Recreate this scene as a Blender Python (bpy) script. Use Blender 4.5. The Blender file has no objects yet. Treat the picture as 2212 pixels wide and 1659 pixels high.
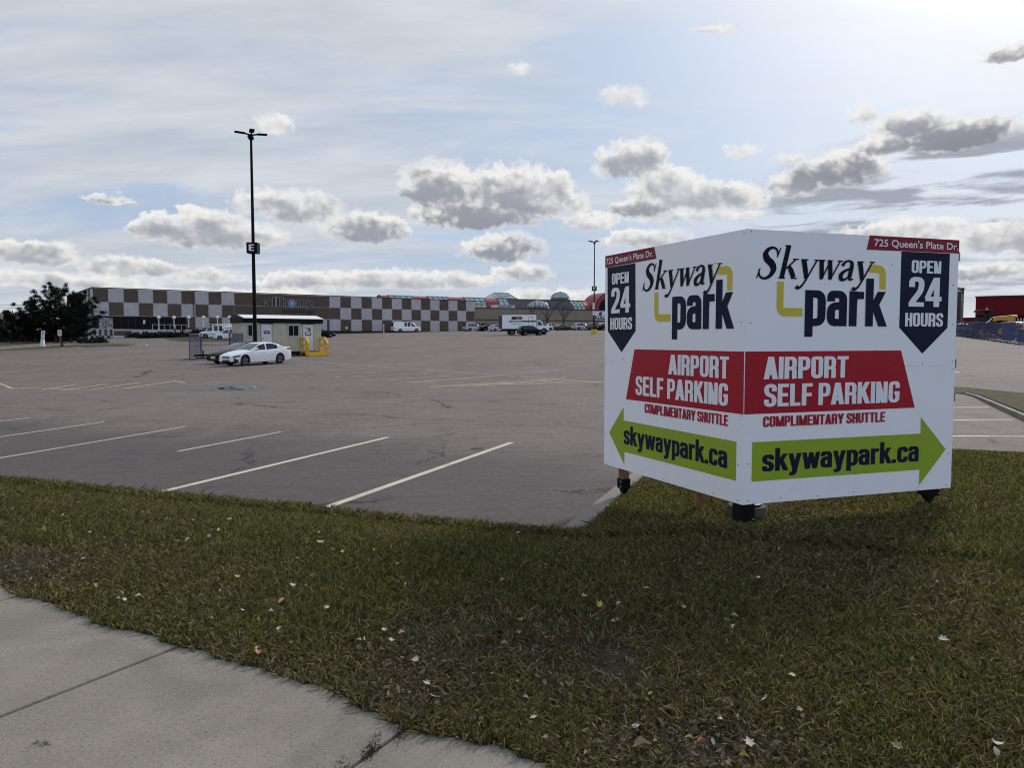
import bpy, bmesh, math, random
import numpy as np
from mathutils import Vector, Matrix
R = math.radians
sin, cos, pi = math.sin, math.cos, math.pi
S = bpy.context.scene
COL = S.collection
rng = np.random.default_rng(7)
random.seed(7)

# ------------------------------------------------------------------ camera
EYE = 1.65
PITCH = R(3.45)
FOC = 1647.0            # focal length for a 2212 x 1659 frame
cd = bpy.data.cameras.new("camera")
cd.sensor_fit = 'HORIZONTAL'; cd.sensor_width = 36.0; cd.lens = 36.0 * FOC / 2212.0
cd.clip_start = 0.05; cd.clip_end = 3000
cam = bpy.data.objects.new("camera", cd); COL.objects.link(cam)
cam.location = (0, 0, EYE); cam.rotation_euler = (R(90) - PITCH, 0, 0)
S.camera = cam

# ------------------------------------------------------------------ world and sun
SUN_AZ, SUN_EL = R(34), R(33)
w = bpy.data.worlds.new("World"); S.world = w; w.use_nodes = True
wt = w.node_tree; wt.nodes.clear()

class NT:
    """small helper that adds nodes and links them"""
    def __init__(s, tree): s.t = tree
    def n(s, typ, **kw):
        nd = s.t.nodes.new(typ)
        for k, v in kw.items(): setattr(nd, k, v)
        return nd
    def put(s, sock, v):
        if isinstance(v, bpy.types.NodeSocket): s.t.links.new(v, sock)
        elif v is not None: sock.default_value = v
    def m(s, op, a, b=None, c=None, clamp=False):
        nd = s.n('ShaderNodeMath', operation=op, use_clamp=clamp)
        for i, v in enumerate((a, b, c)): s.put(nd.inputs[i], v)
        return nd.outputs[0]
    def v(s, op, a, b=None, c=None):
        nd = s.n('ShaderNodeVectorMath', operation=op)
        for i, v in enumerate((a, b, c)):
            if v is not None: s.put(nd.inputs[i], v)
        return nd.outputs[1] if op in ('DOT_PRODUCT', 'LENGTH') else nd.outputs[0]
    def noise(s, vec, scale, detail=4, rough=0.55, col=False, dist=0.0):
        nd = s.n('ShaderNodeTexNoise')
        s.put(nd.inputs['Vector'], vec); s.put(nd.inputs['Scale'], scale)
        nd.inputs['Detail'].default_value = detail; nd.inputs['Roughness'].default_value = rough
        nd.inputs['Distortion'].default_value = dist
        return nd.outputs['Color' if col else 'Fac']
    def ss(s, x, lo, hi):
        nd = s.n('ShaderNodeMapRange', interpolation_type='SMOOTHSTEP')
        s.put(nd.inputs[0], x); s.put(nd.inputs[1], lo); s.put(nd.inputs[2], hi)
        return nd.outputs[0]
    def mix(s, f, a, b, blend='MIX'):
        nd = s.n('ShaderNodeMix', data_type='RGBA', blend_type=blend)
        s.put(nd.inputs[0], f)
        for i, q in ((6, a), (7, b)):
            s.put(nd.inputs[i], (tuple(q) + (1,)) if isinstance(q, (tuple, list)) and len(q) == 3 else q)
        return nd.outputs[2]
    def comb(s, x, y, z):
        nd = s.n('ShaderNodeCombineXYZ')
        for i, q in enumerate((x, y, z)): s.put(nd.inputs[i], q)
        return nd.outputs[0]
    def sep(s, v):
        nd = s.n('ShaderNodeSeparateXYZ'); s.put(nd.inputs[0], v); return nd.outputs

CLOUDS = [  # azimuth, elevation, half width, half height, strength, darkness of the base
(-0.093,0.186,0.0477,0.0322,1.00,0.75),(0.002,0.178,0.0719,0.0366,1.00,0.65),(-0.046,0.155,0.0720,0.0201,1.00,0.90),(0.050,0.183,0.0299,0.0294,0.90,0.30),(0.154,0.219,0.0402,0.0259,1.00,0.55),(0.198,0.183,0.0470,0.0277,1.00,0.45),(0.249,0.171,0.0581,0.0195,1.00,0.45),(0.169,0.164,0.0414,0.0146,0.80,0.80),(0.478,0.236,0.0397,0.0196,0.90,0.75),(0.524,0.221,0.0491,0.0192,1.00,1.10),(0.450,0.218,0.0323,0.0131,0.90,0.90),(0.401,0.195,0.0468,0.0216,0.95,0.95),(0.355,0.184,0.0309,0.0177,0.95,0.80),(0.341,0.213,0.0225,0.0099,0.40,0.10),(-0.426,0.127,0.0339,0.0195,0.90,0.60),(-0.376,0.126,0.0615,0.0250,1.00,0.60),(-0.320,0.122,0.0400,0.0159,0.80,0.30),(-0.314,0.163,0.0314,0.0169,0.85,0.40),(-0.267,0.157,0.0492,0.0217,0.95,0.55),(-0.188,0.137,0.0484,0.0199,0.95,0.75),(0.141,0.296,0.0324,0.0152,0.60,0.15),(0.422,0.256,0.0206,0.0158,0.60,0.30),(-0.479,0.157,0.0319,0.0105,0.55,0.90),(0.287,0.225,0.0344,0.0140,0.40,0.05),(0.254,0.366,0.0344,0.0080,0.35,0.00),(0.008,0.331,0.0237,0.0090,0.35,0.00),(-0.010,0.114,0.0512,0.0203,0.85,0.85),(-0.147,0.073,0.1253,0.0143,0.95,0.35),(-0.274,0.068,0.0523,0.0151,0.80,0.40),(-0.460,0.080,0.0540,0.0140,0.90,0.40),(-0.558,0.091,0.0485,0.0173,0.90,0.55),(-0.532,0.062,0.1040,0.0125,0.70,0.35),(-0.382,0.073,0.0504,0.0123,0.60,0.40),(0.014,0.083,0.0392,0.0150,0.80,0.50),(0.169,0.124,0.0593,0.0147,0.75,0.40),(0.104,0.148,0.0418,0.0148,0.60,0.40),(0.474,0.120,0.0642,0.0181,0.90,0.30),(0.578,0.105,0.0554,0.0200,0.95,0.40),(-0.296,0.254,0.0285,0.0177,0.50,0.05),(0.080,0.171,0.0299,0.0236,0.50,0.50),(0.571,0.297,0.0349,0.0119,0.70,0.90),(0.232,0.151,0.1052,0.0116,0.50,0.35),(0.045,0.054,0.0724,0.0133,0.60,0.40),(-0.362,0.051,0.1469,0.0102,0.60,0.40),(0.562,0.071,0.0714,0.0112,0.70,0.70)]

def build_sky():
    t = NT(wt)
    D = t.v('NORMALIZE', t.n('ShaderNodeTexCoord').outputs['Generated'])
    x, y, z = t.sep(D)
    az = t.m('ARCTAN2', x, y); el = t.m('ARCSINE', z)
    P0 = t.comb(az, t.m('MULTIPLY', el, 1.25), 0.0)
    # clear sky
    sk = t.n('ShaderNodeTexSky', sky_type='NISHITA')
    sk.sun_disc = False; sk.sun_elevation = SUN_EL; sk.sun_rotation = SUN_AZ
    sk.altitude = 150; sk.air_density = 1.0; sk.dust_density = 1.6; sk.ozone_density = 1.3
    sunv = (sin(SUN_AZ) * cos(SUN_EL), cos(SUN_AZ) * cos(SUN_EL), sin(SUN_EL))
    cs = t.m('MAXIMUM', t.v('DOT_PRODUCT', D, sunv), 0.0)
    # clear part is muted: it is seen through a thin high haze layer
    blue = t.mix(0.80, sk.outputs[0], (3.8, 5.15, 7.35))
    # high veil of cirrostratus
    q = t.v('DIVIDE', t.comb(x, y, 0.0), t.comb(t.m('ADD', t.m('MAXIMUM', z, 0.0), 0.16), t.m('ADD', t.m('MAXIMUM', z, 0.0), 0.16), 1.0))
    qr = t.n('ShaderNodeMapping'); t.put(qr.inputs[0], q)
    qr.inputs['Rotation'].default_value = (0, 0, R(24)); qr.inputs['Scale'].default_value = (0.55, 1.5, 1)
    nv = t.noise(qr.outputs[0], 1.5, 7, 0.58, dist=0.6)
    nv2 = t.noise(q, 0.55, 3, 0.5)
    left = t.ss(az, 0.12, -0.30)
    veil = t.ss(t.m('ADD', t.m('ADD', nv, t.m('MULTIPLY', nv2, 0.5)), t.m('MULTIPLY', left, 0.20)), 0.66, 0.97)
    lowh = t.ss(el, 0.30, 0.02)
    veil = t.m('MAXIMUM', veil, t.m('MULTIPLY', lowh, 0.42))
    nv3 = t.noise(qr.outputs[0], 1.9, 6, 0.62)
    vcol = t.mix(t.ss(nv3, 0.3, 0.7), (5.2, 5.7, 6.4), (7.3, 7.5, 7.8))
    sky = t.mix(t.m('MULTIPLY', veil, 0.90), blue, vcol)
    # forward scattering of the veiled sun
    glow = t.m('POWER', cs, 13.0)
    sky = t.mix(t.m('MULTIPLY', glow, 0.85, clamp=True), sky, (10.5, 10.6, 10.8))
    g2 = t.m('MULTIPLY', t.m('POWER', cs, 60.0), 6.0)
    sky = t.mix(1.0, sky, t.comb(g2, g2, g2), 'ADD')
    # streaky grey altocumulus low on the sun side
    rp = t.n('ShaderNodeMapping'); t.put(rp.inputs[0], P0)
    rp.inputs['Rotation'].default_value = (0, 0, R(-24)); rp.inputs['Scale'].default_value = (7, 34, 1)
    ns = t.noise(rp.outputs[0], 1.0, 6, 0.6, dist=0.4)
    dd = t.v('MULTIPLY', t.v('SUBTRACT', P0, (0.52, 0.17, 0)), (1/0.27, 1/0.14, 0))
    sm = t.m('SUBTRACT', 1.0, t.v('DOT_PRODUCT', dd, dd), clamp=True)
    sm = t.m('MULTIPLY', t.ss(ns, 0.44, 0.60), t.ss(sm, 0.0, 0.6))
    sky = t.mix(t.m('MULTIPLY', sm, 0.90), sky, (3.3, 3.5, 4.2))
    # cumulus
    w1 = t.v('SUBTRACT', t.noise(P0, 24.0, 3, 0.5, col=True), (0.5, 0.5, 0.5))
    w2 = t.v('SUBTRACT', t.noise(P0, 75.0, 4, 0.6, col=True), (0.5, 0.5, 0.5))
    PW = t.v('ADD', t.v('ADD', t.comb(az, el, 0.0), t.v('MULTIPLY', w1, (0.030, 0.017, 0))), t.v('MULTIPLY', w2, (0.013, 0.011, 0)))
    g = bpy.data.node_groups.new("cloud_lobe", 'ShaderNodeTree')
    for nm, ty in (("P", 'NodeSocketVector'), ("C", 'NodeSocketVector'), ("I", 'NodeSocketVector'), ("S", 'NodeSocketFloat'), ("B", 'NodeSocketFloat')):
        g.interface.new_socket(nm, in_out='INPUT', socket_type=ty)
    for nm in ("F", "W", "V", "K"):
        g.interface.new_socket(nm, in_out='OUTPUT', socket_type='NodeSocketFloat')
    k = NT(g); gi = k.n('NodeGroupInput').outputs; go = k.n('NodeGroupOutput')
    d = k.v('MULTIPLY', k.v('SUBTRACT', gi[0], gi[1]), gi[2])
    dx, dy, _ = k.sep(d)
    dyb = k.m('MULTIPLY', k.m('MINIMUM', dy, 0.0), 0.55)       # flatter base
    dd = k.comb(dx, k.m('ADD', dy, dyb), 0.0)
    f = k.m('SUBTRACT', gi[3], k.v('DOT_PRODUCT', dd, dd))
    wgt = k.m('POWER', k.m('ADD', f, 0.6, clamp=True), 3.0)
    k.put(go.inputs[0], f); k.put(go.inputs[1], wgt)
    k.put(go.inputs[2], k.m('MULTIPLY', wgt, dy)); k.put(go.inputs[3], k.m('MULTIPLY', wgt, gi[4]))
    F = W = V = K = None
    for a, e, rx, ry, s_, b_ in CLOUDS:
        nd = t.n('ShaderNodeGroup', node_tree=g)
        t.put(nd.inputs[0], PW)
        nd.inputs[1].default_value = (a, e, 0); nd.inputs[2].default_value = (1 / rx / 1.22, 1 / ry / 1.22, 0)
        nd.inputs[3].default_value = s_; nd.inputs[4].default_value = b_
        o = nd.outputs
        if F is None: F, W, V, K = o
        else:
            F = t.m('MAXIMUM', F, o[0]); W = t.m('ADD', W, o[1]); V = t.m('ADD', V, o[2]); K = t.m('ADD', K, o[3])
    W = t.m('MAXIMUM', W, 0.001)
    V = t.m('DIVIDE', V, W); K = t.m('DIVIDE', K, W)
    fb = t.noise(P0, 48.0, 5, 0.55)
    fb2 = t.noise(t.v('ADD', P0, (0.0045, 0.0055, 0)), 48.0, 3, 0.5)
    fc = t.noise(P0, 26.0, 2, 0.5)
    fc2 = t.noise(t.v('ADD', P0, (0.007, 0.010, 0)), 26.0, 2, 0.5)
    bl = t.noise(t.v('ADD', t.comb(az, t.m('MULTIPLY', el, 1.15), 0.0), t.v('MULTIPLY', w2, (0.006, 0.006, 0))), 62.0, 1, 0.5)
    bil = t.m('SUBTRACT', 1.0, t.m('ABSOLUTE', t.m('MULTIPLY', t.m('SUBTRACT', bl, 0.5), 3.4)))      # rounded heads
    dens = t.m('ADD', F, t.m('ADD', t.m('MULTIPLY', t.m('SUBTRACT', fb, 0.5), 1.0), t.m('MULTIPLY', t.m('SUBTRACT', bil, 0.62), 0.42)))
    soft = t.ss(t.noise(P0, 9.0, 3, 0.5), 0.40, 0.62)
    mask = t.ss(dens, t.m('SUBTRACT', -0.02, t.m('MULTIPLY', soft, 0.30)), t.m('ADD', 0.30, t.m('MULTIPLY', soft, 0.45)))
    relief = t.m('ADD', t.m('MULTIPLY', t.m('SUBTRACT', fb, fb2), 1.1), t.m('MULTIPLY', t.m('SUBTRACT', fc, fc2), 1.5))
    thick = t.ss(dens, -0.05, 1.15)
    body = t.m('MULTIPLY', thick, t.m('ADD', 0.30, t.m('MULTIPLY', K, 0.50)))
    lit = t.m('ADD', t.m('SUBTRACT', t.m('ADD', 0.78, t.m('MULTIPLY', V, 0.42)), body), t.m('MULTIPLY', relief, 0.62), clamp=True)
    dark = t.mix(K, (5.0, 5.25, 5.8), (2.6, 2.7, 3.1))
    ccol = t.mix(t.ss(lit, 0.08, 0.92), dark, (9.0, 8.85, 8.55))
    sky = t.mix(t.m('MULTIPLY', mask, 0.93), sky, ccol)
    # unseen sky behind the camera: bright clouds added to light the shaded faces
    back = t.ss(y, 0.25, -0.55)
    bc = t.mix(t.ss(nv, 0.35, 0.65), (3.6, 5.2, 8.2), (8.6, 9.0, 9.8))
    sky = t.mix(t.m('MULTIPLY', back, 0.9), sky, bc)
    bg = t.n('ShaderNodeBackground'); t.put(bg.inputs[0], sky); bg.inputs[1].default_value = 0.1
    t.put(t.n('ShaderNodeOutputWorld').inputs[0], bg.outputs[0])
build_sky()

sd = bpy.data.lights.new("sun", 'SUN'); sd.energy = 2.6; sd.angle = R(11); sd.color = (1.0, 0.94, 0.85)
so = bpy.data.objects.new("sun", sd); COL.objects.link(so)
so.rotation_euler = (Vector((-sin(SUN_AZ) * cos(SUN_EL), -cos(SUN_AZ) * cos(SUN_EL), -sin(SUN_EL)))).to_track_quat('-Z', 'Y').to_euler()

S.view_settings.view_transform = 'Standard'; S.view_settings.look = 'None'
S.view_settings.exposure = 0.0; S.view_settings.gamma = 1.0
S.cycles.max_bounces = 6; S.cycles.transparent_max_bounces = 12
S.cycles.use_denoising = True; S.cycles.filter_width = 1.05

# ------------------------------------------------------------------ sight lines (true perspective of the camera, used only to measure the site)
def ray(px, py):
    a = (px - 1106.0) / FOC; u = -(py - 829.5) / FOC
    return Vector((a, cos(PITCH) + u * sin(PITCH), -sin(PITCH) + u * cos(PITCH)))
def softplus(v): return max(v, 0) + math.log1p(math.exp(-abs(v)))
def zg(x, y):
    """height of the car park: level near the pavement, then a steady 2.8 % climb to the mall"""
    s = x * 0.34 + y * 0.94
    s = 165 - 5 * softplus((165 - s) / 5)
    return -0.33 + 0.0276 * 4 * softplus((s - 27.75) / 4)
def at(px, py, depth):
    d = ray(px, py); return Vector((0, 0, EYE)) + d * (depth / d.y)
def gd(px, depth):
    """point of the ground at a depth, in the column px"""
    d = ray(px, 730); p = d * (depth / d.y); return Vector((p.x, p.y, zg(p.x, p.y)))
def zat(py, depth, px=1106): return at(px, py, depth).z
def on_line(px, P0, d):
    """distance along the ground line P0 + s*d at which the column px meets it"""
    r = ray(px, 730)
    det = r.x * (-d[1]) - (-d[0]) * r.y
    t_ = (P0[0] * (-d[1]) + d[0] * P0[1]) / det
    X = (r.x * t_, r.y * t_)
    return (X[0] - P0[0]) * d[0] + (X[1] - P0[1]) * d[1]

# ------------------------------------------------------------------ materials
MATS = {}
def lin(h):
    h = h.lstrip('#'); o = []
    for i in (0, 2, 4):
        c = int(h[i:i+2], 16) / 255; o.append(c / 12.92 if c <= 0.04045 else ((c + 0.055) / 1.055) ** 2.4)
    return tuple(o)
def mat(name, col, rough=0.6, var=0.12, scale=6.0, metal=0.0, bump=0.0, bscale=60.0, coat=0.0, spec=None, detail=5, col2=None):
    """plain procedural paint / plastic / stone: colour varied by noise"""
    m = bpy.data.materials.new(name); m.use_nodes = True
    t = NT(m.node_tree); b = m.node_tree.nodes['Principled BSDF']
    tc = t.n('ShaderNodeTexCoord').outputs['Object']
    f = t.noise(tc, scale, detail, 0.6)
    c2 = col2 or tuple(min(1, c * (1 + var)) for c in col); c1 = col if col2 else tuple(c * (1 - var) for c in col)
    t.put(b.inputs['Base Color'], t.mix(t.ss(f, 0.3, 0.7), c1, c2))
    b.inputs['Roughness'].default_value = rough; b.inputs['Metallic'].default_value = metal
    if coat: b.inputs['Coat Weight'].default_value = coat; b.inputs['Coat Roughness'].default_value = 0.05
    if spec is not None: b.inputs['Specular IOR Level'].default_value = spec
    if bump:
        bp = t.n('ShaderNodeBump'); bp.inputs['Strength'].default_value = bump; bp.inputs['Distance'].default_value = 0.01
        t.put(bp.inputs['Height'], t.noise(tc, bscale, 4, 0.6)); t.put(b.inputs['Normal'], bp.outputs[0])
    MATS[name] = m
    return m

# ------------------------------------------------------------------ mesh helpers
class MB:
    def __init__(s): s.v = []; s.f = []; s.mi = []
    def add(s, vs, fs, mi=0):
        o = len(s.v); s.v += [tuple(p) for p in vs]
        for f in fs: s.f.append(tuple(i + o for i in f)); s.mi.append(mi)
        return s
    def box(s, lo, hi, mi=0, M=None):
        x0, y0, z0 = lo; x1, y1, z1 = hi
        vs = [Vector(p) for p in ((x0,y0,z0),(x1,y0,z0),(x1,y1,z0),(x0,y1,z0),(x0,y0,z1),(x1,y0,z1),(x1,y1,z1),(x0,y1,z1))]
        if M is not None: vs = [M @ p for p in vs]
        return s.add(vs, [(0,3,2,1),(4,5,6,7),(0,1,5,4),(1,2,6,5),(2,3,7,6),(3,0,4,7)], mi)
    def bbox(s, lo, hi, b=0.02, mi=0, M=None):
        """box with bevelled edges"""
        bm = bmesh.new(); bmesh.ops.create_cube(bm, size=1)
        c = [(a + q) / 2 for a, q in zip(lo, hi)]; d = [q - a for a, q in zip(lo, hi)]
        for p in bm.verts: p.co = Vector((p.co.x * d[0] + c[0], p.co.y * d[1] + c[1], p.co.z * d[2] + c[2]))
        bmesh.ops.bevel(bm, geom=bm.edges[:], offset=min(b, min(d) * 0.45), segments=2, affect='EDGES', profile=0.5)
        return s.bm(bm, mi, M)
    def bm(s, bm, mi=0, M=None):
        bm.verts.ensure_lookup_table(); bm.verts.index_update()
        vs = [(M @ p.co) if M is not None else p.co.copy() for p in bm.verts]
        s.add(vs, [tuple(p.index for p in f.verts) for f in bm.faces], mi); bm.free(); return s
    def tube(s, pts, r, n=8, mi=0, cap=True):
        pts = [Vector(p) for p in pts]; rs = r if isinstance(r, (list, tuple)) else [r] * len(pts)
        vs = []; fs = []; up = None
        for i, p in enumerate(pts):
            tg = (pts[min(i + 1, len(pts) - 1)] - pts[max(i - 1, 0)]).normalized()
            ref = Vector((0, 0, 1)) if abs(tg.z) < 0.95 else Vector((1, 0, 0))
            a = tg.cross(ref).normalized(); b = a.cross(tg)
            for k in range(n):
                q = 2 * pi * k / n; vs.append(p + (a * cos(q) + b * sin(q)) * rs[i])
        for i in range(len(pts) - 1):
            for k in range(n):
                fs.append((i*n+k, i*n+(k+1) % n, (i+1)*n+(k+1) % n, (i+1)*n+k))
        if cap: fs += [tuple(range(n))[::-1], tuple((len(pts)-1)*n+k for k in range(n))]
        return s.add(vs, fs, mi)
    def bar(s, a, b, w, h=None, mi=0):
        """rectangular bar from a to b"""
        a = Vector(a); b = Vector(b); h = h or w; d = (b - a); L = d.length; d.normalize()
        ref = Vector((0, 0, 1)) if abs(d.z) < 0.95 else Vector((0, 1, 0))
        sx = d.cross(ref).normalized(); sz = sx.cross(d)
        M = Matrix((( sx.x, d.x, sz.x, a.x), (sx.y, d.y, sz.y, a.y), (sx.z, d.z, sz.z, a.z), (0, 0, 0, 1)))
        return s.box((-w/2, 0, -h/2), (w/2, L, h/2), mi, M)
    def lathe(s, prof, n=24, c=(0,0,0), mi=0, axis='Z'):
        vs = []; fs = []
        for r, z in prof:
            for k in range(n):
                q = 2 * pi * k / n
                p = (r * cos(q), r * sin(q), z) if axis == 'Z' else (r * cos(q), z, r * sin(q))
                vs.append((p[0]+c[0], p[1]+c[1], p[2]+c[2]))
        for i in range(len(prof) - 1):
            for k in range(n): fs.append((i*n+k, i*n+(k+1) % n, (i+1)*n+(k+1) % n, (i+1)*n+k))
        return s.add(vs, fs, mi)
    def prism(s, poly, d0, d1, mi=0, M=None):
        """polygon in XZ pulled along Y from d0 to d1"""
        n = len(poly)
        vs = [Vector((x, d0, z)) for x, z in poly] + [Vector((x, d1, z)) for x, z in poly]
        if M is not None: vs = [M @ p for p in vs]
        return s.add(vs, [tuple(range(n)), tuple(range(2*n-1, n-1, -1))] + [(i, i+n, (i+1) % n + n, (i+1) % n) for i in range(n)], mi)
    def poly(s, pts, mi=0): return s.add(pts, [tuple(range(len(pts)))], mi)
    def build(s, name, m, parent=None, smooth=False, link=True):
        me = bpy.data.meshes.new(name); me.from_pydata(s.v, [], s.f)
        for q in (m if isinstance(m, (list, tuple)) else [m]): me.materials.append(q)
        if any(s.mi): me.polygons.foreach_set('material_index', s.mi)
        bm = bmesh.new(); bm.from_mesh(me); bmesh.ops.recalc_face_normals(bm, faces=bm.faces[:]); bm.to_mesh(me); bm.free()
        if smooth:
            me.polygons.foreach_set('use_smooth', [True] * len(me.polygons))
            me.set_sharp_from_angle(angle=R(smooth if smooth is not True else 40))
        me.update()
        o = bpy.data.objects.new(name, me)
        COL.objects.link(o)
        if parent is not None: o.parent = parent
        return o
def tag(o, label=None, cat=None, group=None, kind=None):
    if label: o['label'] = label
    if cat: o['category'] = cat
    if group: o['group'] = group
    if kind: o['kind'] = kind
    return o
def thing(name, label, cat, loc=(0,0,0), az=None, group=None):
    """an Empty at the base of a thing; az = compass bearing of its +X axis (0 = straight ahead, 90 = right)"""
    o = bpy.data.objects.new(name, None); COL.objects.link(o); o.location = loc
    o.empty_display_size = 0.3
    if az is not None: o.rotation_euler = (0, 0, R(90 - az))
    return tag(o, label, cat, group)
def copy_tree(o, parent=None):
    c = o.copy(); COL.objects.link(c)
    if parent is not None: c.parent = parent
    for ch in list(o.children): copy_tree(ch, c)
    return c
def place(o, loc, az, label, group=None):
    o.location = loc; o.rotation_euler = (0, 0, R(90 - az)); o['label'] = label
    if group: o['group'] = group
    return o
def bearing(az): return Vector((sin(R(az)), cos(R(az)), 0))
def text_mesh(txt, bold=0.0, res=4, space=1.0):
    """outline of a word in the built-in font as (verts, faces) in XY, normalised to its own box"""
    c = bpy.data.curves.new("t", 'FONT'); c.body = txt; c.offset = bold; c.resolution_u = res; c.space_character = space
    o = bpy.data.objects.new("t", c); COL.objects.link(o)
    dg = bpy.context.evaluated_depsgraph_get(); me = o.evaluated_get(dg).to_mesh()
    v = np.array([p.co[:2] for p in me.vertices]); f = [tuple(p.vertices) for p in me.polygons]
    o.evaluated_get(dg).to_mesh_clear(); bpy.data.objects.remove(o); bpy.data.curves.remove(c)
    lo = v.min(0); hi = v.max(0)
    return (v - lo) / (hi - lo), f
def text_on(name, txt, box, m, parent, y=-0.004, bold=0.0, space=1.0, skew=0.0, res=4):
    """lettering fitted into box = (x0, z0, x1, z1) of the parent's local XZ plane"""
    v, f = text_mesh(txt, bold, res, space)
    x0, z0, x1, z1 = box
    b = MB(); b.add([(x0 + p[0] * (x1 - x0) + skew * (p[1] - .5) * (z1 - z0), y, z0 + p[1] * (z1 - z0)) for p in v], f)
    o = b.build(name, m, parent); return o

# ------------------------------------------------------------------ setting: car park, lawn, kerbs, pavement
def asphalt_mat():
    m = bpy.data.materials.new("asphalt"); m.use_nodes = True
    t = NT(m.node_tree); b = m.node_tree.nodes['Principled BSDF']
    P = t.n('ShaderNodeTexCoord').outputs['Object']
    big = t.noise(P, 0.12, 5, 0.6); mid = t.noise(P, 0.9, 6, 0.65)
    mp = t.n('ShaderNodeMapping'); t.put(mp.inputs[0], P); mp.inputs['Rotation'].default_value = (0, 0, R(21)); mp.inputs['Scale'].default_value = (0.35, 0.05, 1)
    lane = t.noise(mp.outputs[0], 1.0, 5, 0.6, dist=0.5)
    fine = t.noise(P, 130, 2, 0.7); agg = t.noise(P, 55, 3, 0.8)
    c = t.mix(t.ss(big, 0.3, 0.7), (0.1227, 0.0939, 0.0845), (0.1715, 0.1336, 0.1208))
    c = t.mix(t.m('MULTIPLY', t.ss(lane, 0.35, 0.7), 0.5), c, (0.1975, 0.1535, 0.1377))
    c = t.mix(t.m('MULTIPLY', t.ss(mid, 0.50, 0.74), 0.55), c, (0.0600, 0.0499, 0.0475))
    c = t.mix(t.m('MULTIPLY', t.ss(fine, 0.54, 0.70), 0.75), c, (0.3431, 0.2798, 0.2534))
    c = t.mix(t.m('MULTIPLY', t.ss(agg, 0.53, 0.68), 0.7), c, (0.0403, 0.0328, 0.0310))
    mp2 = t.n('ShaderNodeMapping'); t.put(mp2.inputs[0], P); mp2.inputs['Rotation'].default_value = (0, 0, R(21)); mp2.inputs['Scale'].default_value = (0.9, 4.5, 1)
    c = t.mix(t.m('MULTIPLY', t.ss(t.noise(mp2.outputs[0], 1.0, 7, 0.74), 0.48, 0.66), 0.55), c, (0.055, 0.049, 0.047))
    c = t.mix(t.m('MULTIPLY', t.ss(t.noise(t.v('ADD', P, (9, 4, 2)), 7, 6, 0.8), 0.52, 0.66), 0.60), c, (0.2414, 0.2046, 0.1894))
    c = t.mix(t.m('MULTIPLY', t.ss(t.noise(t.v('ADD', P, (2, 8, 5)), 16, 4, 0.8), 0.50, 0.64), 0.60), c, (0.045, 0.040, 0.039))
    # oil spots and patches
    sp = t.n('ShaderNodeTexVoronoi'); t.put(sp.inputs['Vector'], t.v('ADD', P, t.v('MULTIPLY', t.noise(P, 2.5, 4, 0.6, col=True), (0.8, 0.8, 0)))); sp.inputs['Scale'].default_value = 0.33
    c = t.mix(t.m('MULTIPLY', t.ss(sp.outputs['Distance'], 0.16, 0.02), t.m('MULTIPLY', t.ss(t.noise(P, 3.0, 5, 0.7), 0.42, 0.62), 0.55)), c, (0.0293, 0.0233, 0.0224))
    dq = t.v('DOT_PRODUCT', t.v('SUBTRACT', P, tuple(K0)), tuple(U_))
    stall = t.ss(t.m('ADD', dq, t.m('MULTIPLY', t.noise(P, 0.5, 5, 0.65), 5.0)), 10.5, 6.0)
    c = t.mix(t.m('MULTIPLY', stall, 0.62), c, (0.050, 0.045, 0.045))
    # hairline cracks
    vz = t.n('ShaderNodeTexVoronoi', feature='DISTANCE_TO_EDGE')
    t.put(vz.inputs['Vector'], t.v('ADD', P, t.v('MULTIPLY', t.noise(P, 0.8, 5, 0.7, col=True), (1.6, 1.6, 0)))); vz.inputs['Scale'].default_value = 0.16
    cr = t.m('MULTIPLY', t.ss(vz.outputs['Distance'], 0.007, 0.0015), t.ss(t.noise(P, 0.3, 3, 0.5), 0.44, 0.56))
    c = t.mix(t.m('MULTIPLY', cr, 0.95), c, (0.0256, 0.0205, 0.0198))
    t.put(b.inputs['Base Color'], c); b.inputs['Roughness'].default_value = 0.86
    b.inputs['Specular IOR Level'].default_value = 0.25
    bp = t.n('ShaderNodeBump'); bp.inputs['Strength'].default_value = 0.55; bp.inputs['Distance'].default_value = 0.006
    t.put(bp.inputs['Height'], t.m('ADD', agg, fine)); t.put(b.inputs['Normal'], bp.outputs[0])
    return m
def concrete_mat(name, c1, c2, speck=0.5):
    m = bpy.data.materials.new(name); m.use_nodes = True
    t = NT(m.node_tree); b = m.node_tree.nodes['Principled BSDF']
    P = t.n('ShaderNodeTexCoord').outputs['Object']
    c = t.mix(t.ss(t.noise(P, 1.3, 6, 0.65), 0.3, 0.7), c1, c2)
    c = t.mix(t.m('MULTIPLY', t.ss(t.noise(P, 0.7, 5, 0.65, dist=1.0), 0.46, 0.66), 0.55), c, tuple(v * 0.72 for v in c1))
    pit = t.noise(P, 55, 4, 0.8)
    c = t.mix(t.m('MULTIPLY', t.ss(pit, 0.53, 0.64), speck), c, tuple(v * 0.42 for v in c1))
    lt = t.noise(t.v('ADD', P, (3, 7, 1)), 85, 2, 0.6)
    c = t.mix(t.m('MULTIPLY', t.ss(lt, 0.60, 0.72), speck), c, tuple(min(1, v * 1.7) for v in c2))
    t.put(b.inputs['Base Color'], c); b.inputs['Roughness'].default_value = 0.85; b.inputs['Specular IOR Level'].default_value = 0.3
    bp = t.n('ShaderNodeBump'); bp.inputs['Strength'].default_value = 0.5; bp.inputs['Distance'].default_value = 0.004
    t.put(bp.inputs['Height'], t.m('SUBTRACT', t.noise(P, 5, 4, 0.6), t.m('MULTIPLY', pit, 0.8))); t.put(b.inputs['Normal'], bp.outputs[0])
    return m
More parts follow.
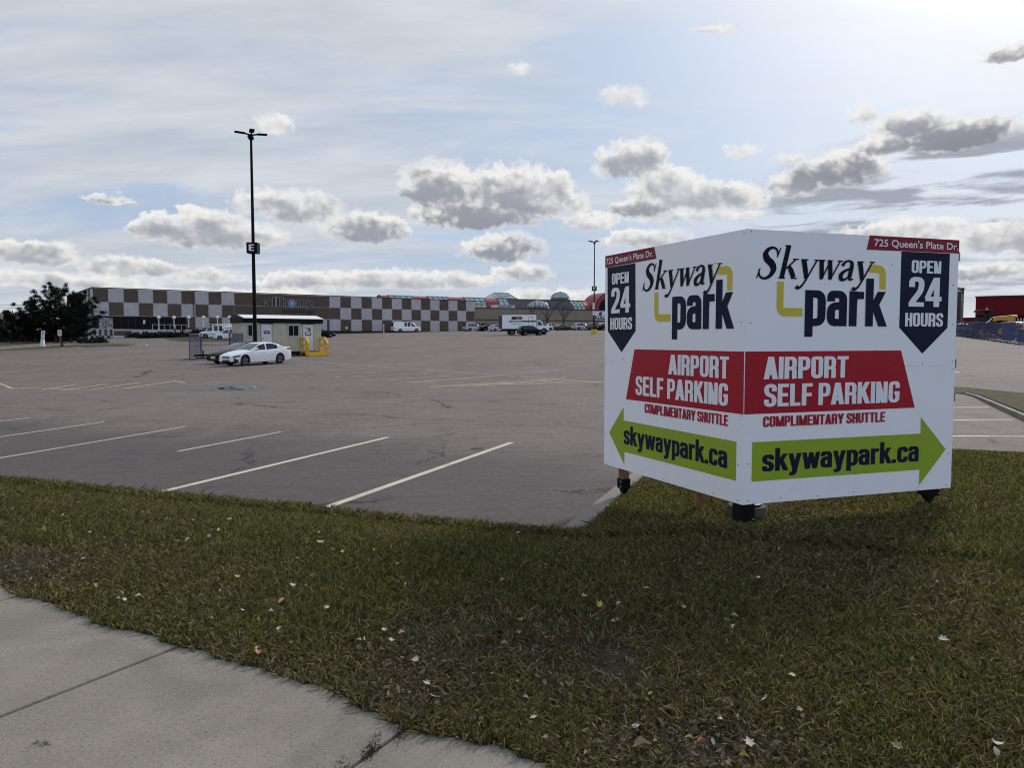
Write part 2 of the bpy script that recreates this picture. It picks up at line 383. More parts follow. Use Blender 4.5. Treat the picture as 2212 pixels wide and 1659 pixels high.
WALK = concrete_mat("pavement_concrete", (0.190, 0.164, 0.134), (0.250, 0.218, 0.180), 0.6)
KERB = concrete_mat("kerb_concrete", (0.165, 0.150, 0.132), (0.235, 0.215, 0.190), 0.5)
def soil_mat(name="soil"):
    m = bpy.data.materials.new(name); m.use_nodes = True
    t = NT(m.node_tree); b = m.node_tree.nodes['Principled BSDF']
    P = t.n('ShaderNodeTexCoord').outputs['Object']
    c = t.mix(t.ss(t.noise(P, 1.1, 5, 0.6), 0.35, 0.65), (0.026, 0.024, 0.012), (0.048, 0.037, 0.026))
    c = t.mix(t.m('MULTIPLY', t.ss(t.noise(P, 60, 4, 0.75), 0.5, 0.7), 0.7), c, (0.085, 0.066, 0.045))
    t.put(b.inputs['Base Color'], c); b.inputs['Roughness'].default_value = 0.95; b.inputs['Specular IOR Level'].default_value = 0.15
    bp = t.n('ShaderNodeBump'); bp.inputs['Strength'].default_value = 1.0; bp.inputs['Distance'].default_value = 0.02
    t.put(bp.inputs['Height'], t.noise(P, 25, 6, 0.7)); t.put(b.inputs['Normal'], bp.outputs[0])
    return m
SOIL = soil_mat()
def far_lawn_mat():
    m = bpy.data.materials.new("far_turf"); m.use_nodes = True
    t = NT(m.node_tree); b = m.node_tree.nodes['Principled BSDF']
    P = t.n('ShaderNodeTexCoord').outputs['Object']
    c = t.mix(t.ss(t.noise(P, 1.5, 5, 0.65), 0.3, 0.7), (0.044, 0.046, 0.016), (0.092, 0.074, 0.034))
    c = t.mix(t.m('MULTIPLY', t.ss(t.noise(P, 5, 6, 0.8), 0.44, 0.62), 0.75), c, (0.020, 0.026, 0.008))
    c = t.mix(t.m('MULTIPLY', t.ss(t.noise(t.v('ADD', P, (5, 1, 0)), 14, 5, 0.8), 0.52, 0.66), 0.6), c, (0.15, 0.13, 0.055))
    t.put(b.inputs['Base Color'], c); b.inputs['Roughness'].default_value = 0.95; b.inputs['Specular IOR Level'].default_value = 0.1
    return m
FARTURF = far_lawn_mat()

# pavement in the foreground: a runs along its lawn edge, n points to the lawn
WA = Vector((0.860, -0.511, 0)); WN = Vector((0.511, 0.860, 0)); W0 = Vector((-1.79, 4.03, 0))
# the lot's own axes: r along the near kerb (to the right), u away from the camera
TH = R(21.0)
U_ = Vector((sin(TH), cos(TH), 0)); R_ = Vector((cos(TH), -sin(TH), 0)); K0 = Vector((0.42, 7.19, 0))
Q1 = 7.3
def pq(p, q, z=0.0):
    v = K0 + R_ * p + U_ * q; return Vector((v.x, v.y, z))
def to_pq(x, y):
    d = Vector((x, y, 0)) - K0; return d.dot(R_), d.dot(U_)
def lawn_z(x, y):
    """the turf is level by the pavement and falls to the kerb round the lot"""
    dx = x - K0.x; dy = y - K0.y; p = dx*R_.x+dy*R_.y; q = dx*U_.x+dy*U_.y
    d = np.where(p < 0, -q, np.where(q < 0, np.hypot(p, q), np.minimum(p, Q1 - q)))
    t_ = np.clip(d / 1.7, 0, 1); z = -0.185 + 0.17 * t_ * t_ * (3 - 2 * t_)
    n = (x-W0.x)*WN.x+(y-W0.y)*WN.y
    return np.maximum(z, -0.02 - 0.2 * np.clip(n - .6, 0, 1)) + 0.022 * np.clip(1 - np.clip(n, 0, .4) / .4, 0, 1)
def gpt(px, py, z):
    d = ray(px, py); t_ = (z - EYE) / d.z; return Vector((d.x * t_, d.y * t_, z))

ASPH = asphalt_mat()
def build_lot():
    xs = np.concatenate([np.linspace(-1500, -220, 9)[:-1], np.linspace(-220, 220, 89), np.linspace(220, 1500, 9)[1:]])
    ys = np.concatenate([np.linspace(-400, -20, 6)[:-1], np.linspace(-20, 240, 105), np.linspace(240, 1800, 12)[1:]])
    b = MB(); nx = len(xs)
    b.add([(x, y, zg(x, y)) for y in ys for x in xs],
          [(j*nx+i, j*nx+i+1, (j+1)*nx+i+1, (j+1)*nx+i) for j in range(len(ys)-1) for i in range(nx-1)])
    o = b.build('parking_lot', ASPH, None, smooth=True); tag(o, kind='structure')
build_lot()

def walk_an(x, y):
    d = Vector((x, y, 0)) - W0; return d.dot(WA), d.dot(WN)
def edge_n(a):
    """the turf has crept over the edge of the pavement by an uneven amount"""
    return -0.02 + 0.026 * sin(2.3 * a + 0.5) + 0.020 * sin(5.9 * a + 1.9) + 0.013 * sin(13.1 * a) + 0.010 * sin(31 * a + 1) + 0.006 * sin(73 * a) + 0.05 * math.exp(-((a - 0.02) / 0.12) ** 2) * -1 - 0.04 * math.exp(-((a - 1.62) / 0.10) ** 2)
def build_walk():
    b = MB()
    M = Matrix(((WA.x, WN.x, 0, W0.x), (WA.y, WN.y, 0, W0.y), (0, 0, 1, 0), (0, 0, 0, 1)))
    e = 0.02 - 1.59 * 9
    for i in range(26):
        a0, a1 = e + 1.59 * i + 0.007, e + 1.59 * (i + 1) - 0.007
        b.bbox((a0, -1.62, -0.12), (a1, 0.05, 0.0 + 0.0015 * ((i * 7) % 3 - 1)), 0.012, 0, M)
    b.box((-14.2, -1.61, -0.33), (30, 0.04, -0.018), 1, M)
    tag(b.build('pavement', [WALK, SOIL], None), kind='structure')
build_walk()

def build_lawn():
    b = MB(); fr = (0, .02, .045, .08, .13, .2, .28, .36, .45, .55, .65, .74, .83, .90, .95, 1.0); m = len(fr); A = np.arange(-13, 26, 0.02); vs = []
    for a in A:
        e = edge_n(a); o = W0 + WA * a; q0 = to_pq(o.x, o.y)[1]; N = (-0.10 - q0) / WN.dot(U_)
        for f in fr:
            p = o + WN * (e + (N - e) * f); vs.append((p.x, p.y, float(lawn_z(p.x, p.y)) - .004))
    b.add(vs, [(i*m+j, (i+1)*m+j, (i+1)*m+j+1, i*m+j+1) for i in range(len(A)-1) for j in range(m-1)])
    ps = .235 + 30 * np.linspace(0, 1, 50) ** 2.4; qs = np.linspace(-.10, Q1 - .17, 40); vs = []
    for p_ in ps:
        for q_ in qs: p = pq(p_, q_); vs.append((p.x, p.y, float(lawn_z(p.x, p.y)) - .004))
    m = len(qs); b.add(vs, [(i*m+j, (i+1)*m+j, (i+1)*m+j+1, i*m+j+1) for i in range(len(ps)-1) for j in range(m-1)])
    tag(b.build('lawn', SOIL, None, smooth=60), kind='structure')
build_lawn()

def kerb(name, line, w=0.16, top=0.004, base=None, side=1):
    """concrete kerb along a polyline of ground points; its width lies on the given side"""
    pts = [Vector((p.x, p.y, 0)) for p in line]
    prof = [(0.0, -0.30), (0.0 + 0.012, top - 0.03), (0.035, top), (w, top), (w, -0.30)]
    vs = []; n = len(prof)
    for i, p in enumerate(pts):
        d0 = (p - pts[i - 1]).normalized() if i else (pts[1] - p).normalized()
        d1 = (pts[i + 1] - p).normalized() if i < len(pts) - 1 else d0
        t_ = (d0 + d1).normalized(); nn = Vector((t_.y, -t_.x, 0)) * side
        k = 1.0 / max(0.5, t_.dot(d1))
        z0 = base(p.x, p.y) if base else -0.185
        for o, z in prof: vs.append((p.x + nn.x * o * k, p.y + nn.y * o * k, z0 + z))
    fs = [(i*n+j, i*n+j+1, (i+1)*n+j+1, (i+1)*n+j) for i in range(len(pts)-1) for j in range(n-1)]
    fs += [tuple(range(n)), tuple(range((len(pts)-1)*n, len(pts)*n))[::-1]]
    b = MB(); b.add(vs, fs)
    return tag(b.build(name, KERB, None, smooth=25), kind='structure')
line = [pq(-60, 0), pq(-0.06, 0), pq(0, 0.06), pq(0, Q1 - 0.15), pq(0.15, Q1), pq(46, Q1)]
kerb('kerb', line, w=0.25, top=0.006)

# grass island beyond the small bay on the right
isl_near = [gpt(1990, 854.5, -0.33), gpt(2062, 855.6, -0.33), gpt(2092, 857.5, -0.33), gpt(2118, 864.5, -0.33), gpt(2212, 905, -0.33), gpt(2330, 958, -0.33)]
isl_far = [gpt(2520, 875, -0.2), gpt(2212, 850.5, -0.2), gpt(2059, 836, -0.2), gpt(1960, 833, -0.2)]
kerb('kerb', isl_near, w=0.16, top=0.01)
def flat(name, pts, m, z=None, kind='structure'):
    b = MB(); b.poly([(p.x, p.y, p.z if z is None else z) for p in pts]); return tag(b.build(name, m, None), kind=kind)
ip = [p + Vector((0.07, 0.10, 0)) for p in isl_near] + isl_far
flat('lawn', ip, FARTURF, -0.172)
kerb('kerb', isl_far[::-1], w=0.15, top=0.0, side=1)

# ------------------------------------------------------------------ painted lines
def paint_mat(name, col):
    m = bpy.data.materials.new(name); m.use_nodes = True
    t = NT(m.node_tree); b = m.node_tree.nodes['Principled BSDF']
    P = t.n('ShaderNodeTexCoord').outputs['Object']
    wear = t.m('ADD', t.m('MULTIPLY', t.noise(P, 45, 5, 0.75), 0.65), t.m('MULTIPLY', t.noise(P, 2.2, 5, 0.6), 0.5))
    c = t.mix(t.ss(wear, 0.60, 0.76), col, (0.16, 0.145, 0.135))
    t.put(b.inputs['Base Color'], c); b.inputs['Roughness'].default_value = 0.8
    return m
CREAM = paint_mat("faded_cream_line_paint", (0.52, 0.46, 0.335)); WHITEL = paint_mat("worn_white_line_paint", (0.40, 0.36, 0.30)); YELL = paint_mat("yellow_line_paint", (0.50, 0.40, 0.16))
NEARW = paint_mat("white_line_paint", (0.66, 0.63, 0.55))
def stripes(name, segs, m, w=0.11):
    b = MB()
    for A, B in segs:
        d = B - A; L = d.length; d.normalize(); n = Vector((d.y, -d.x, 0)) * (w / 2)
        k = max(1, int(L / 1.2)); row = []
        for i in range(k + 1):
            p = A + d * (L * i / k)
            for s_ in (-1, 1):
                q = p + n * s_; row.append((q.x, q.y, zg(q.x, q.y) + 0.004))
        b.add(row, [(2*i, 2*i+1, 2*i+3, 2*i+2) for i in range(k)])
    return tag(b.build(name, m, None), kind='structure')
def gl(px, py):
    """ground point of a sight line over the sloping lot"""
    d = ray(px, py); t_ = 2.0
    while t_ < 300:
        p = d * t_
        if EYE + p.z <= zg(p.x, p.y): break
        t_ *= 1.004
    return Vector((p.x, p.y, 0))
segs = []
for A, B in (((357,1062),(838,945)), ((708,1097),(1105,957))):
    a = gl(*A); b_ = gl(*B); d = (b_ - a).normalized(); q = to_pq(a.x, a.y)[1]
    segs.append((a - d * q * 0.98, b_))
stripes('parking_line', segs, CREAM, 0.115)
stripes('parking_line', [(gl(385,976), gl(607,934)), (gl(-60,1001), gl(402,922)), (gl(-80,956), gl(225,912)), (gl(-60,917), gl(65,903)), (gl(-60, 893), gl(-10, 885))], WHITEL, 0.095)
c1 = lambda x, y: gl(x * 0.593, 683.1 + 0.593 * y)
stripes('hatched_bay_line', [(c1(-60,222), c1(45,263)), (c1(45,264), c1(150,258)), (c1(150,268), c1(275,250)), (c1(230,270), c1(390,247)), (c1(330,268), c1(510,241)), (c1(445,265), c1(630,237)), (c1(630,236), c1(677,244)), (c1(20,262), c1(330,268))], YELL, 0.10)
stripes('parking_line', [(c1(1060,160), c1(1600,199)), (c1(1600,199), c1(2180,240)), (c1(1120,213), c1(1390,206)), (c1(1215,223), c1(1560,207)), (c1(1310,235), c1(1640,218)), (c1(1430,245), c1(1800,220)), (c1(1490,243), c1(2060,193)), (c1(1000,190), c1(1200,184)), (c1(1160,199), c1(1330,192)), (c1(1700,173), c1(1950,160)), (c1(1860,190), c1(2170,178)), (c1(880,178), c1(1000,174)), (c1(1950,140), c1(2180,150)), (c1(1330,180), c1(1560,170))], WHITEL, 0.08)
stripes('hatched_bay_line', [(c1(1565,258), c1(2050,240)), (c1(1565,258), c1(1890,237)), (c1(1720,256), c1(2060,226)), (c1(1800,250), c1(2330,236)), (c1(1900,231), c1(2330,246)), (c1(1640,253), c1(2000,236))], YELL, 0.09)
s_ = 4048 / 2212
stripes('parking_line', [(gl(3640/s_,1612/s_), gl(3910/s_,1611.5/s_)), (gl(3640/s_,1661.5/s_), gl(4006/s_,1659.5/s_)), (gl(3640/s_,1725/s_), gl(4250/s_,1728.5/s_))], NEARW, 0.10)
stripes('direction_arrow', [(gl(3700/s_,1468/s_), gl(3794/s_,1472/s_))], NEARW, 0.22)

# puddle, its wet rim and the small round cover
def blob(name, c, rx, ry, m, z, seed, n=40, kind='structure', rot=0.0, level=False):
    rr = random.Random(seed); ph = [rr.uniform(0, 6.28) for _ in range(4)]; pts = []
    for k in range(n):
        a = 2 * pi * k / n; f = 1 + .12 * sin(2*a+ph[0]) + .10 * sin(3*a+ph[1]) + .06 * sin(7*a+ph[2])
        x, y = rx * f * cos(a), ry * f * sin(a); x, y = x*cos(rot)-y*sin(rot), x*sin(rot)+y*cos(rot)
        pts.append((c.x + x, c.y + y, zg(c.x + x, c.y + y) + z))
    if level: zm = max(p[2] for p in pts); pts = [(p[0], p[1], zm) for p in pts]
    b = MB(); b.poly(pts); return tag(b.build(name, m, None), kind=kind)
WATER = mat("puddle_water", (0.05, 0.048, 0.047), 0.03, 0.05, spec=0.6)
WET = mat("wet_asphalt", (0.085, 0.076, 0.073), 0.7, 0.25, scale=3, bump=0.3, bscale=90)
pc = gl(500, 839)
blob('wet_asphalt', gl(478, 838), 1.7, 2.3, WET, 0.004, 3)
blob('puddle', gl(512, 838.5), 0.72, 1.1, WATER, 0.008, 5)
IRON = mat("rusty_iron", (0.035, 0.028, 0.025), 0.6, 0.3, scale=30, metal=0.4)
t_ = thing('drain_cover', 'small round rusty iron cover in the asphalt beside the right cream line', 'drain cover', tuple(gl(1033, 970)[:2]) + (-0.326,))
MB().lathe([(0.0, .005), (0.085, .007), (0.09, .0)], 20).build('lid', IRON, t_)
MB().lathe([(0.095, .0), (0.10, .008), (0.125, .008), (0.14, .0)], 20).build('ring', IRON, t_)

# ------------------------------------------------------------------ the corner sign
WHITE = mat("white_sign_board", (0.78, 0.78, 0.79), 0.45, 0.02, scale=2)
def board_mat():
    m = WHITE.copy(); m.name = "weathered_white_board"; t = NT(m.node_tree); b = m.node_tree.nodes['Principled BSDF']
    P = t.n('ShaderNodeTexCoord').outputs['Object']
    mp = t.n('ShaderNodeMapping'); t.put(mp.inputs[0], P); mp.inputs['Scale'].default_value = (9, 9, .7)
    g = t.m('MULTIPLY', t.ss(t.noise(mp.outputs[0], 1.0, 5, 0.65), 0.52, 0.78), t.ss(t.sep(P)[2], 0.75, 0.0))
    g2 = t.m('MULTIPLY', t.ss(t.noise(P, 3.0, 6, 0.7), 0.55, 0.75), 0.10)
    t.put(b.inputs['Base Color'], t.mix(t.m('ADD', t.m('MULTIPLY', g, 0.22), g2), (0.84, 0.84, 0.85), (0.50, 0.47, 0.42)))
    bp = t.n('ShaderNodeBump'); bp.inputs['Strength'].default_value = 0.12; bp.inputs['Distance'].default_value = 0.05
    t.put(bp.inputs['Height'], t.noise(P, 1.6, 2, 0.5)); t.put(b.inputs['Normal'], bp.outputs[0]); return m
BOARD = board_mat()
NAVY = mat("navy_print", (0.006, 0.009, 0.030), 0.55, 0.05, spec=.15); BLACKP = mat("black_print", (0.004, 0.005, 0.011), 0.55, 0.05, spec=.12)
REDP = mat("red_print", (0.37, 0.012, 0.024), 0.5, 0.04, scale=2, spec=.2); DRED = mat("deep_red_print", (0.22, 0.014, 0.024), 0.5, 0.04, scale=2, spec=.2)
LIME = mat("lime_green_print", (0.265, 0.375, 0.010), 0.5, 0.04, scale=2); YELP = mat("yellow_print", (0.60, 0.46, 0.020), 0.42, 0.04, scale=2)
TIMBER = mat("cut_timber", (0.30, 0.20, 0.105), 0.75, 0.25, scale=9, bump=0.3); OLDW = mat("brown_timber_post", (0.19, 0.095, 0.042), 0.8, 0.3, scale=12, bump=0.3)
STEEL = mat("black_steel_bracket", (0.004, 0.004, 0.004), 0.5, 0.15, spec=.15); SCREW = mat("screw_head", (0.22, 0.22, 0.23), 0.45, 0.1, metal=0.7); ZINC = mat("zinc_bolt", (0.5, 0.5, 0.52), 0.4, 0.1, metal=0.9)

def ribbon(b, pts, wid, ox, oz, sc, y, sm=5):
    """brush stroke: a smooth ribbon through points with varying width"""
    P = [Vector((p[0], p[1], 0)) for p in pts]; n = len(P); out = []; ws = []
    if n > 2:
        for i in range(n - 1):
            a = P[max(i-1, 0)]; p1 = P[i]; p2 = P[i+1]; c = P[min(i+2, n-1)]
            for k in range(sm):
                t = k / sm
                out.append(0.5*((2*p1)+(p2-a)*t+(2*a-5*p1+4*p2-c)*t*t+(3*p1-a-3*p2+c)*t**3)); ws.append(wid[i]*(1-t)+wid[i+1]*t)
    else: out = [P[0]]; ws = [wid[0]]
    out.append(P[-1]); ws.append(wid[-1]); vs = []
    for i, p in enumerate(out):
        d = (out[min(i+1, len(out)-1)] - out[max(i-1, 0)]).normalized(); nn = Vector((-d.y, d.x, 0)) * ws[i] * .56
        for q in (p + nn, p - nn): vs.append((ox + (q.x + 0.22 * q.y) * sc[0], y, oz + q.y * sc[1]))
    b.add(vs, [(2*i, 2*i+1, 2*i+3, 2*i+2) for i in range(len(out)-1)])
GLY = {
 'S': ([([(.80,1.10),(.70,1.36),(.50,1.47),(.28,1.40),(.17,1.17),(.30,.92),(.58,.70),(.74,.42),(.62,.10),(.36,-.02),(.12,.10),(.02,.40)], [.05,.08,.10,.16,.23,.27,.28,.25,.17,.10,.08,.05]), ([(.86,1.48),(.78,1.02)], [.05,.06]), ([(.00,-.02),(.06,.46)], [.05,.06])], 1.02),
 'k': ([([(.22,0.0),(.22,1.62)], [.21,.21]), ([(.04,1.60),(.24,1.60)], [.05,.06]), ([(.06,.025),(.40,.025)], [.055,.055]), ([(.30,.44),(.74,.95)], [.07,.07]), ([(.58,.955),(.90,.955)], [.05,.05]), ([(.44,.64),(.60,.42),(.82,.06)], [.10,.20,.20]), ([(.70,.025),(1.0,.025)], [.055,.055])], 1.0),
 'y': ([([(.14,.96),(.34,.46),(.48,.02)], [.21,.21,.15]), ([(.00,.955),(.38,.955)], [.05,.05]), ([(.84,.95),(.64,.42),(.40,-.22),(.20,-.44),(.05,-.36)], [.07,.08,.09,.13,.17]), ([(.68,.955),(.98,.955)], [.05,.05])], .93),
 'w': ([([(.14,.96),(.26,.46),(.36,.02)], [.20,.20,.17]), ([(.36,.03),(.62,.95)], [.07,.07]), ([(.58,.96),(.72,.46),(.82,.02)], [.20,.20,.17]), ([(.82,.03),(1.14,.95)], [.07,.07]), ([(.00,.955),(.34,.955)], [.05,.05]), ([(.46,.955),(.74,.955)], [.05,.05]), ([(.98,.955),(1.28,.955)], [.05,.05])], 1.22),
 'a': ([([(.10,.72),(.18,.90),(.38,.98),(.56,.88),(.60,.66)], [.16,.12,.08,.14,.20]), ([(.60,.68),(.60,.14)], [.20,.20]), ([(.54,.58),(.30,.48),(.12,.28),(.18,.06),(.38,.04),(.54,.20)], [.08,.13,.20,.17,.10,.07]), ([(.58,.16),(.66,.04),(.82,.08)], [.14,.10,.06])], .84)}
def skyway_word(box, m, parent, y):
    """bold italic serif word, drawn as brush strokes; box = x0, baseline, x1, top of the S"""
    x0, z0, x1, z1 = box; b = MB(); tot = sum(GLY[c][1] for c in 'Skyway')
    sx = (x1 - x0) / (tot + 0.05); sz = (z1 - z0) / 1.49; ox = x0; i = 0
    for c in 'Skyway':
        for pts, wd in GLY[c][0]:
            ribbon(b, pts, wd, ox, z0, (sx, sz), y - 0.00012 * i); i += 1
        ox += GLY[c][1] * sx
    return b.build('script_lettering', m, parent)

# condensed grotesque capitals and small letters, drawn as strokes in a box one cap height tall
GS, GH = 0.190, 0.150
def roundpath(pts, r, n=6):
    P = [Vector((a, b, 0)) for a, b in pts]; out = [P[0]]
    for i in range(1, len(P) - 1):
        a, c, b = P[i-1], P[i], P[i+1]; ra = min(r, (a-c).length * 0.5, (b-c).length * 0.5)
        p0 = c + (a-c).normalized() * ra; p1 = c + (b-c).normalized() * ra
        for k in range(n + 1):
            t = k / n; out.append(p0*(1-t)**2 + c*2*t*(1-t)*0.98 + c*0.04*t*(1-t) + p1*t*t)
    return out + [P[-1]]
def _gl():
    s, h = GS, GH; l = s / 2; W = 0.50; r = W - l; t = 1 - h / 2; b = h / 2; X = 0.73; xt = X - h / 2
    V = lambda x, y0=0, y1=1: ([(x, y0), (x, y1)], 0, s)
    Hh = lambda y, x0=0, x1=W: ([(x0, y), (x1, y)], 0, h)
    D = lambda x0, y0, x1, y1, w=s: ([(x0, y0), (x1, y1)], 0, w)
    A = lambda pts, rr: (pts, rr, None)
    G = {'I': ([V(l)], s), 'L': ([V(l), Hh(b, 0, .43)], .44), 'E': ([V(l), Hh(b, 0, .45), Hh(t, 0, .45), Hh(.51, 0, .42)], .46),
     'F': ([V(l), Hh(t, 0, .44), Hh(.49, 0, .41)], .44), 'T': ([V(.24), Hh(t, 0, .48)], .48), 'H': ([V(l), V(r), Hh(.52)], W),
     'N': ([V(l, 0, 1), V(r + .02, 0, 1), D(.09, 1.0, r - .07, 0, .19)], W + .02),
     'M': ([V(l), V(.59), D(.10, 1.0, .34, .0, .16), D(.58, 1.0, .34, .0, .16)], .685),
     'A': ([D(.09, 0, .26, 1.0), D(.45, 0, .28, 1.0), Hh(.26, .12, .42)], .54), 'Y': ([D(.08, 1.0, .27, .40), D(.46, 1.0, .27, .40), V(.27, 0, .46)], .54),
     'K': ([V(l), D(.14, .40, .43, 1.0, .19), D(.24, .58, .45, 0.0, .20)], .54),
     'P': ([V(l), A([(l, t), (r, t), (r, .45), (l, .45)], .17)], W), 'R': ([V(l), A([(l, t), (r, t), (r, .47), (l, .47)], .15), A([(.25, .47), (r - .005, .45), (r, 0)], .12)], W + .01),
     'O': ([A([(.25, t), (r, t), (r, b), (l, b), (l, t), (.25, t)], .17)], W), 'C': ([A([(r, .64), (r, t), (l, t), (l, b), (r, b), (r, .36)], .17)], W),
     'G': ([A([(r, .68), (r, t), (l, t), (l, b), (r, b), (r, .52)], .17), Hh(.45, .26, W)], W), 'U': ([A([(l, 1), (l, b), (r, b), (r, 1)], .17)], W),
     'S': ([A([(r, .68), (r, t), (l, t), (l, .56), (r, .44), (r, b), (l, b), (l, .32)], .16)], W), 'B': ([V(l), A([(l, t), (r-.01, t), (r-.01, .53), (l, .53)], .14), A([(l, .53), (r, .53), (r, b), (l, b)], .15)], W),
     '2': ([A([(l, .66), (l, t), (r, t), (r, .56), (l + .02, .16), (l + .02, b)], .17), Hh(b, 0, W)], W), '4': ([V(.37), D(.34, .98, .06, .30, .16), Hh(.27, 0, .54)], .54),
     's': ([A([(r-.03, .50), (r-.03, xt), (l, xt), (l, .42), (r-.03, .31), (r-.03, b), (l, b), (l, .23)], .13)], .47), 'k': ([V(l), D(.15, .30, .40, X, .18), D(.24, .44, .44, 0, .19)], .50),
     'y': ([D(.085, X, .25, .02, .17), D(.43, X, .23, -.10, .17), A([(.27, .02), (.22, -.17), (.04, -.165)], .10)], .52), 'w': ([D(.08, X, .20, 0, .16), D(.36, X, .22, 0, .15), D(.36, X, .50, 0, .15), D(.64, X, .52, 0, .16)], .72),
     'a': ([A([(l-.01, .51), (l-.01, xt), (r-.03, xt), (r-.03, 0)], .13), A([(r-.03, .43), (l-.01, .40), (l-.01, b), (r-.03, b)], .12)], .48), 'p': ([V(l, -.22, X), A([(l, xt), (r-.01, xt), (r-.01, b), (l, b)], .15)], .49),
     'r': ([V(l, 0, X), A([(l, .45), (l+.02, xt-.01), (.36, xt-.01)], .14)], .36), 'c': ([A([(r-.03, .48), (r-.03, xt), (l, xt), (l, b), (r-.03, b), (r-.03, .26)], .15)], .47), '.': ([V(l, 0, .17)], s), ' ': ([], .17)}
    return G
GROT = _gl()
def grot(name, txt, box, m, parent, y=-0.0045, gap=0.045, lo=0.0, hi=1.0, slant=0.0):
    """a word of stroke letters fitted into box = (x0, z at height lo, x1, z at height hi)"""
    x0, z0, x1, z1 = box; tot = sum(GROT[c][1] + gap for c in txt) - gap
    sx = (x1 - x0) / tot; sz = (z1 - z0) / (hi - lo); ox = 0.0; b = MB(); i = 0
    for c in txt:
        for pts, rr, wd in GROT[c][0]:
            P = roundpath(pts, rr) if rr else [Vector((a, q, 0)) for a, q in pts]; vs = []; closed = rr and (P[0] - P[-1]).length < 1e-6
            dr = None
            for k, p in enumerate(P):
                d = (P[min(k+1, len(P)-1)] - P[max(k-1, 0)])
                if closed and k in (0, len(P) - 1): d = P[1] - P[-2]
                if d.length < 1e-6: d = dr
                d = d.normalized(); dr = d; nn = Vector((-d.y, d.x, 0))
                if wd is None: nn *= (GH + (GS - GH) * abs(d.y)) / 2
                elif abs(d.x) > .02 and abs(d.y) > .02:          # diagonals are cut level
                    nn = Vector((1, 0, 0)) * (wd * 0.56)
                else: nn *= wd / 2
                for q in (p + nn, p - nn):
                    vs.append((x0 + (ox + q.x) * sx + slant * (q.y - lo) * sz, y - 0.00010 * (i % 9), z0 + (q.y - lo) * sz))
            b.add(vs, [(2*k, 2*k+1, 2*k+3, 2*k+2) for k in range(len(P) - 1)]); i += 1
        ox += GROT[c][1] + gap
    return b.build(name, m, parent)
def plate(name, pts, m, parent, y=-0.002):
    b = MB(); b.poly([(p[0], y, p[1]) for p in pts]); return b.build(name, m, parent)
def hook(name, pts, m, parent, y=-0.002): return plate(name, pts, m, parent, y)
def arc(cx, cz, r, a0, a1, n=7): return [(cx + r * cos(R(a0 + (a1 - a0) * i / (n-1))), cz + r * sin(R(a0 + (a1 - a0) * i / (n-1)))) for i in range(n)]

